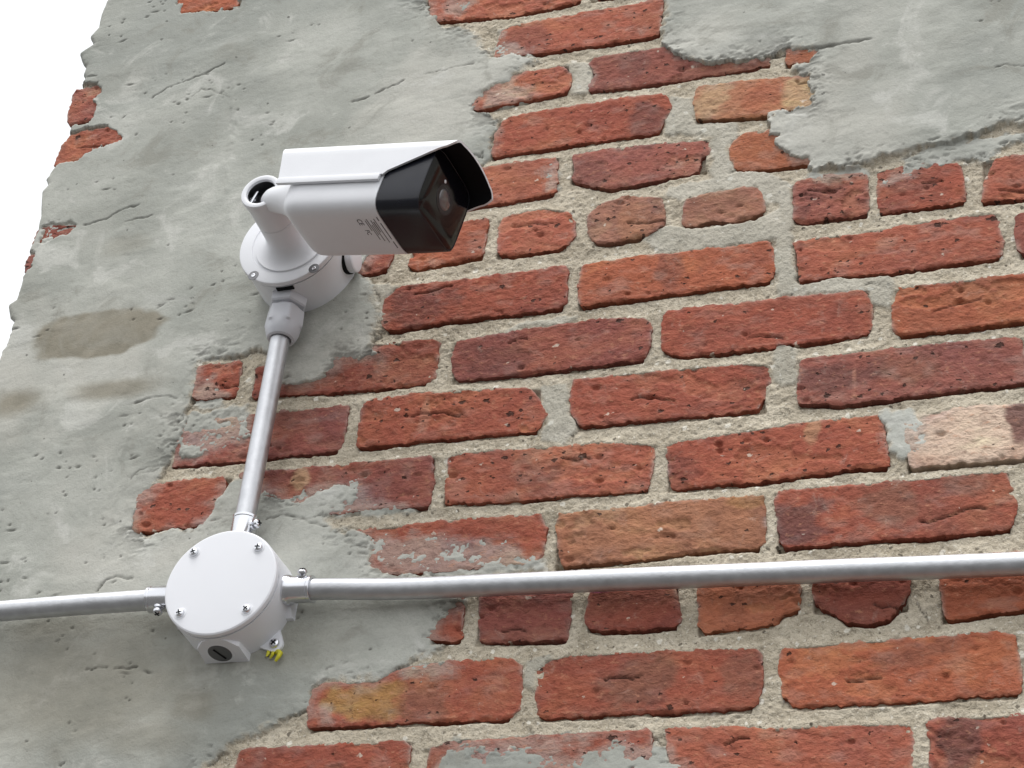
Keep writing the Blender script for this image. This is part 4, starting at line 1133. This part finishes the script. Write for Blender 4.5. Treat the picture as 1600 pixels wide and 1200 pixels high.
# grey gland under the camera box
GXc, GN = -620.3, 20
gl = thing('cable_gland', W(GXc, 560, GN), 'pale grey plastic gland joining upright conduit to the camera box', 'cable gland')
down = (0, -1, 0)
m = MB()
m.lathe((GXc, 574, GN), down, [(14, -14), (14.5, 4), (15.0, 4.2)], 32)
m.lathe((GXc, 574, GN), down, [(16.8, 6.5), (18.6, 7.8), (18.6, 16.6), (17.0, 18.2)], 6, phase=0.52)
m.build('hex_body', MAT['grey'], gl, sharp=25, bevel=0.6)
m = MB()
m.lathe((GXc, 574, GN), down, [(12.2, 17), (12.2, 24)], 32)
m.build('neck_ring', MAT['grey'], gl)
m = MB()
seg = 72
rings = []
for h, r, k in ((21.4, 13.8, 0.2), (22.8, 16.0, 1.0), (36, 16.6, 1.0), (39.5, 16.6, 0.95), (41.5, 16.2, 0.1), (45.5, 15.8, 0.0), (50, 14.4, 0.0), (53.5, 12.6, 0.0), (54.6, 10.8, 0.0), (54.2, 9.6, 0.0), (50, 9.4, 0)):
    ring = []
    for j in range(seg):
        a = 2 * math.pi * j / seg
        am = ((a + 0.15) % (math.pi / 3)) - math.pi / 6
        hexr = math.cos(math.pi / 6) / math.cos(am) * 1.12
        rr = r * ((1 - k) + k * min(hexr, 1.09))
        ring.append((GXc + rr * math.cos(a), 574 - h, GN + rr * math.sin(a)))
    rings.append(ring)
m.rings(rings)
m.build('dome_nut', MAT['grey'], gl, sharp=22)

# ---------------------------------------------------------------- camera mounting box
CX, CZ = -617.0, 613.5
cb = thing('mounting_box', W(CX, CZ, 2), 'round white back box behind the camera with a gland below it', 'mounting box')
m = MB()
m.lathe((CX, CZ, -2), (0, 0, 1), [(49.5, 0), (49.5, 3), (49.0, 5), (48.6, 43.0), (44, 43.6)], 96)
m.build('body', MAT['cream'], cb, sharp=32)
m = MB()
m.box((CX + 1, CZ - 48.6, 38.8), (1, 0, 0), (0, 1, 0), (0, 0, 1), 17, 1.4, 4.2)
m.build('slot', MAT['dark'], cb)
m = MB()
m.lathe((CX + 44, CZ - 3, 17), (1, 0, 0), [(14.5, 0), (14.5, 5.6)], 36, mi=1)
m.lathe((CX + 44, CZ - 3, 17), (1, 0, 0), [(13.5, 0), (13.5, 11.5), (12.8, 12.4), (11.6, 12.8), (0.01, 12.8)], 36)
m.build('side_plug', [MAT['white'], MAT['dark']], cb, label='white round plug in the side')

# ---------------------------------------------------------------- bullet camera
yaw, pit = math.radians(5.5), math.radians(-11.4)
CC = np.array((-422.5, 553.5, 140.9))
D = np.array((math.cos(pit) * math.cos(yaw), math.sin(pit), math.cos(pit) * math.sin(yaw)))
Rv = np.cross(D, (0, 1, 0)); Rv /= np.linalg.norm(Rv)      # towards the viewer
Uv = np.cross(Rv, D)
L3 = lambda a, u, r: CC + D * a + Uv * u + Rv * r
sc = thing('security_camera', W(CX, CZ, 44), 'white bullet camera with black front and sun visor on a round wall bracket', 'security camera')


def section(w, hb, ht, e=4.2, n=72):
    pts = []
    for j in range(n):
        a = 2 * math.pi * j / n
        c, s = math.cos(a), math.sin(a)
        x = math.copysign(abs(c) ** (2 / e), c) * w
        y = math.copysign(abs(s) ** (2 / e), s) * (ht if s > 0 else hb)
        x *= 1 - 0.03 * (y / ht if y > 0 else 0)
        pts.append((y, x))
    return pts


def loft(m, spec, mi=0, cap0=True, cap1=True):
    R = []
    for a, k in spec:
        R.append([L3(a, u * k, r * k) for u, r in section(37.4, 35.3, 33.5, 6.0)])
    m.rings(R, cap0, cap1, mi=mi)


m = MB()
loft(m, [(-146, 0.45), (-144.5, 0.62), (-141, 0.80), (-136, 0.93), (-131, 0.985), (-124, 1.0), (-60, 1.0), (-41.4, 1.0), (-41.2, 0.985)])
hou = m.build('housing', MAT['cream'], sc, sharp=40)
m = MB()
loft(m, [(-41.1, 0.975), (-40.6, 0.995), (-20, 0.99), (-1.6, 0.978), (-0.4, 0.972), (0.1, 0.955), (0.0, 0.945), (-0.6, 0.940)])
bez = m.build('front_bezel', MAT['black'], sc, sharp=35, label='glossy black front ring')
m = MB()
loft(m, [(-3, 0.92), (-0.35, 0.938), (-0.25, 0.93), (-0.2, 0.5)])
m.build('front_window', MAT['glass'], sc, sharp=35, label='dark front glass')
ll = m = MB()
m.lathe(L3(-0.3, 0, 0), D, [(14.0, 0), (13.8, 0.3), (12.0, 0.35), (10.2, 0.2)], 40)
lens = m.build('lens_ring', MAT['black'], sc, sharp=35)
m = MB()
m.lathe(L3(-0.2, 0, 0), D, [(9.6, 0), (9.3, 0.35), (7.5, 0.8), (4, 1.2), (0.01, 1.35)], 36)
m.build('lens', MAT['lens'], lens, sharp=60)
m = MB()
m.lathe(L3(-0.5, 13, 8), D, [(1.9, 0), (1.7, 0.3), (0.01, 0.5)], 20)
m.build('indicator', MAT['white'], sc, sharp=60)


# sun shield: an arched cover with side skirts, cut back at an angle towards the front
def shield_low(a):
    if a <= -41: return -3.0
    if a <= 7: return -1.0 + 25.0 * (a + 41) / 48
    return 24.0 + 6.5 * ((a - 7) / 12.0) ** 2


WT, HT, RC = 40.3, 37.3, 12.0


def shield_ring(a, off, low):
    w, h, r = WT - off, HT - off, RC - off * 0.7
    low2 = min(low, h - r)
    pts = [(low2 + (h - r - low2) * t, w) for t in np.linspace(0, 1, 8)]
    t0 = math.asin(min(0.95, max(0.0, (low - (h - r)) / r)))      # the cut may start on the rounded corner
    if t0 > 0:
        pts = [(h - r + r * math.sin(t0), w - r + r * math.cos(t0))] * 8
    pts += [(h - r + r * math.sin(t), w - r + r * math.cos(t)) for t in np.linspace(t0, math.pi / 2, 9)[1:]]
    top = [(h + 3.8 * (1 - (x / (w - r)) ** 2), x) for x in np.linspace(w - r, 0, 9)[1:]]
    pts += top
    half = pts
    full = half + [(u, -x) for u, x in half[-2::-1]]
    back = 10.0 * max(0.0, 1 - (a + 158) / 45.0)
    return [L3(a + back * max(0.0, (h - u) / 40.0), u, x) for u, x in full]


stations = list(np.linspace(-158, -41.2, 14)) + list(np.linspace(-41, 0, 12)) + [4, 8, 12, 15, 17.5, 19.0]
outer = [shield_ring(a, 0.0, shield_low(a)) for a in stations]
inner = [shield_ring(a, 2.0, shield_low(a)) for a in stations]
m = MB()
m.rings(outer, False, False, closed=False)
n = len(outer[0])
# rims: back, front, and both lower edges
for A, Bq in ((outer[0], inner[0]), (outer[-1], inner[-1])):
    m.rings([A, Bq], False, False, closed=False)
for j in (0, n - 1):
    m.rings([[o[j] for o in outer], [i[j] for i in inner]], False, False, closed=False)
sh = m.build('sun_shield', MAT['cream'], sc, sharp=35)
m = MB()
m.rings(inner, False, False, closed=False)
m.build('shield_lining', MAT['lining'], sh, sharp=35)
for s in (1, -1):
    m = MB()
    m.box(L3(-95.5, -6.0, s * 39.6), D, Uv, Rv, 105, 6.6, 3.4)
    m.build('shield_rail', MAT['cream'], sh, bevel=0.8)

# printed rating marks on the underside (flat print)
UB = -35.32
m = MB()
for k, (a0, r0, r1, mi) in enumerate(((-44.5, 22, 17, 0), (-44.5, 14, -8, 0), (-44.5, -11, -20, 0), (-48.5, 20, -12, 1), (-50.5, 16, 2, 0), (-52.3, 18, -10, 1),
                                      (-54.2, 12, -2, 1), (-56.0, 20, -8, 1), (-58, 18, 4, 1))):
    m.box(L3(a0, UB, (r0 + r1) / 2), D, Rv, Uv, 0.9, abs(r0 - r1), 0.12, mi=mi)
pl = m.build('rating_print', [MAT['print'], MAT['printl']], hou, smooth_shade=False)


def text_mesh(name, body, size, o, ex, ey, mat, parent, depth=0.06):
    cu = bpy.data.curves.new(name, 'FONT')
    cu.body = body; cu.size = size / 1000; cu.align_x = 'CENTER'; cu.align_y = 'CENTER'; cu.extrude = depth / 1000
    tmp = bpy.data.objects.new(name + '_tmp', cu)
    COL.objects.link(tmp)
    dg = bpy.context.evaluated_depsgraph_get(); dg.update()
    me = bpy.data.meshes.new_from_object(tmp.evaluated_get(dg))
    bpy.data.objects.remove(tmp); bpy.data.curves.remove(cu)
    wv = lambda v: Vector((v[0], -v[2], v[1]))
    X3, Y3 = wv(ex), wv(ey)
    M = Matrix.Identity(4)
    for i in range(3):
        M[i][0] = X3[i]; M[i][1] = Y3[i]; M[i][2] = X3.cross(Y3)[i]
    M.translation = W(*o)
    me.transform(M)
    me.materials.clear(); me.materials.append(mat)
    o_ = bpy.data.objects.new(name, me)
    place(o_, parent)
    return o_


text_mesh('rating_mark', 'CE', 7, L3(-64, UB - 0.05, 16), -Rv, -D * -1, MAT['print'], hou)
text_mesh('rating_mark', 'FC', 6, L3(-63, UB - 0.05, 2), -Rv, -D * -1, MAT['print'], hou)

# bracket
m = MB()
m.lathe((CX, CZ, 0), (0, 0, 1), [(49.6, 43.4), (50.0, 44.0), (50.0, 47.4), (49.4, 48.4), (48, 48.8), (37.0, 48.8), (36.6, 48.2), (35.6, 48.2)], 96, cap1=True)
fl = m.build('bracket_base', MAT['cream'], sc, sharp=30)
AX, AZ = -614.0, 611.5
m = MB()
prof = [(35.4, 47.8), (35.2, 50.2)]
for t in np.linspace(0, 1, 14):
    a = t * math.pi / 2
    prof.append((35.0 - 15.5 * math.sin(a), 50.5 + 13.0 * (1 - math.cos(a))))
prof += [(19.0, 70), (18.6, 84.0), (18.0, 84.4), (18.0, 85.0)]
m.lathe((AX, AZ, 0), (0, 0, 1), prof, 64)
arm = m.build('bracket_arm', MAT['cream'], sc, sharp=40)
m = MB()
m.lathe((AX, AZ, 0), (0, 0, 1), [(18.2, 84.9), (18.6, 85.3), (18.4, 100), (18.5, 112), (19.4, 117), (19.6, 119.6), (18.8, 121.6), (16.6, 122.2), (14.2, 121.4), (13.6, 119)], 64, cap1=False)
cup = m.build('swivel_cup', MAT['cream'], sc, sharp=40)
m = MB()
m.lathe((AX, AZ, 0), (0, 0, 1), [(13.65, 119.2), (13.5, 103), (0.01, 102.5)], 48, cap0=False, cap1=False)
m.build('cup_interior', MAT['steel'], cup, sharp=40)
m = MB()
m.box((AX - 8.5, AZ - 1, 109), (0.3, 0.95, 0), (0, 0, 1), (0.95, -0.3, 0), 14, 15, 2.4)
m.build('clamp_plate', MAT['zinc'], cup, bevel=0.4)
m = MB()
screw(m, (AX - 10.6, AZ - 2.5, 113.5), (0.1, -0.1, 1), 3.3, 2.6, shank=8)
m.build('pivot_screw', [MAT['zinc'], MAT['dark']], cup)
# neck from the cup into the back of the housing
bc = L3(-142, 2, 0)
c0 = np.array((AX + 1, AZ - 1, 108.5))
m = MB()
path = [c0 + (bc - c0) * t + np.array((0, 0, 1)) * 3.5 * math.sin(math.pi * t) for t in np.linspace(0, 1, 12)]
m.tube(path, [6.5, 9.0, 11.0, 12.0, 12.6, 13.2, 14.0, 15.0, 16.4, 18.2, 20.6, 23.0], 40)
m.build('pivot_neck', MAT['cream'], sc, sharp=50)
for i, (sx, sz) in enumerate(((-29, -37), (32, -37.5), (30, 37), (-30, 37))):
    m = MB()
    m.lathe((CX + sx, CZ + sz, 48.75), (0, 0, 1), [(5.4, 0), (5.2, 0.22), (3.9, 0.24)], 24, mi=0)
    m.lathe((CX + sx, CZ + sz, 48.75), (0, 0, 1), [(2.1, 0.1), (2.0, 0.6), (1.3, 0.7), (1.0, 0.35), (0.01, 0.3)], 18, mi=1)
    m.build('screw', [MAT['steel'], MAT['zinc']], fl, sharp=30)
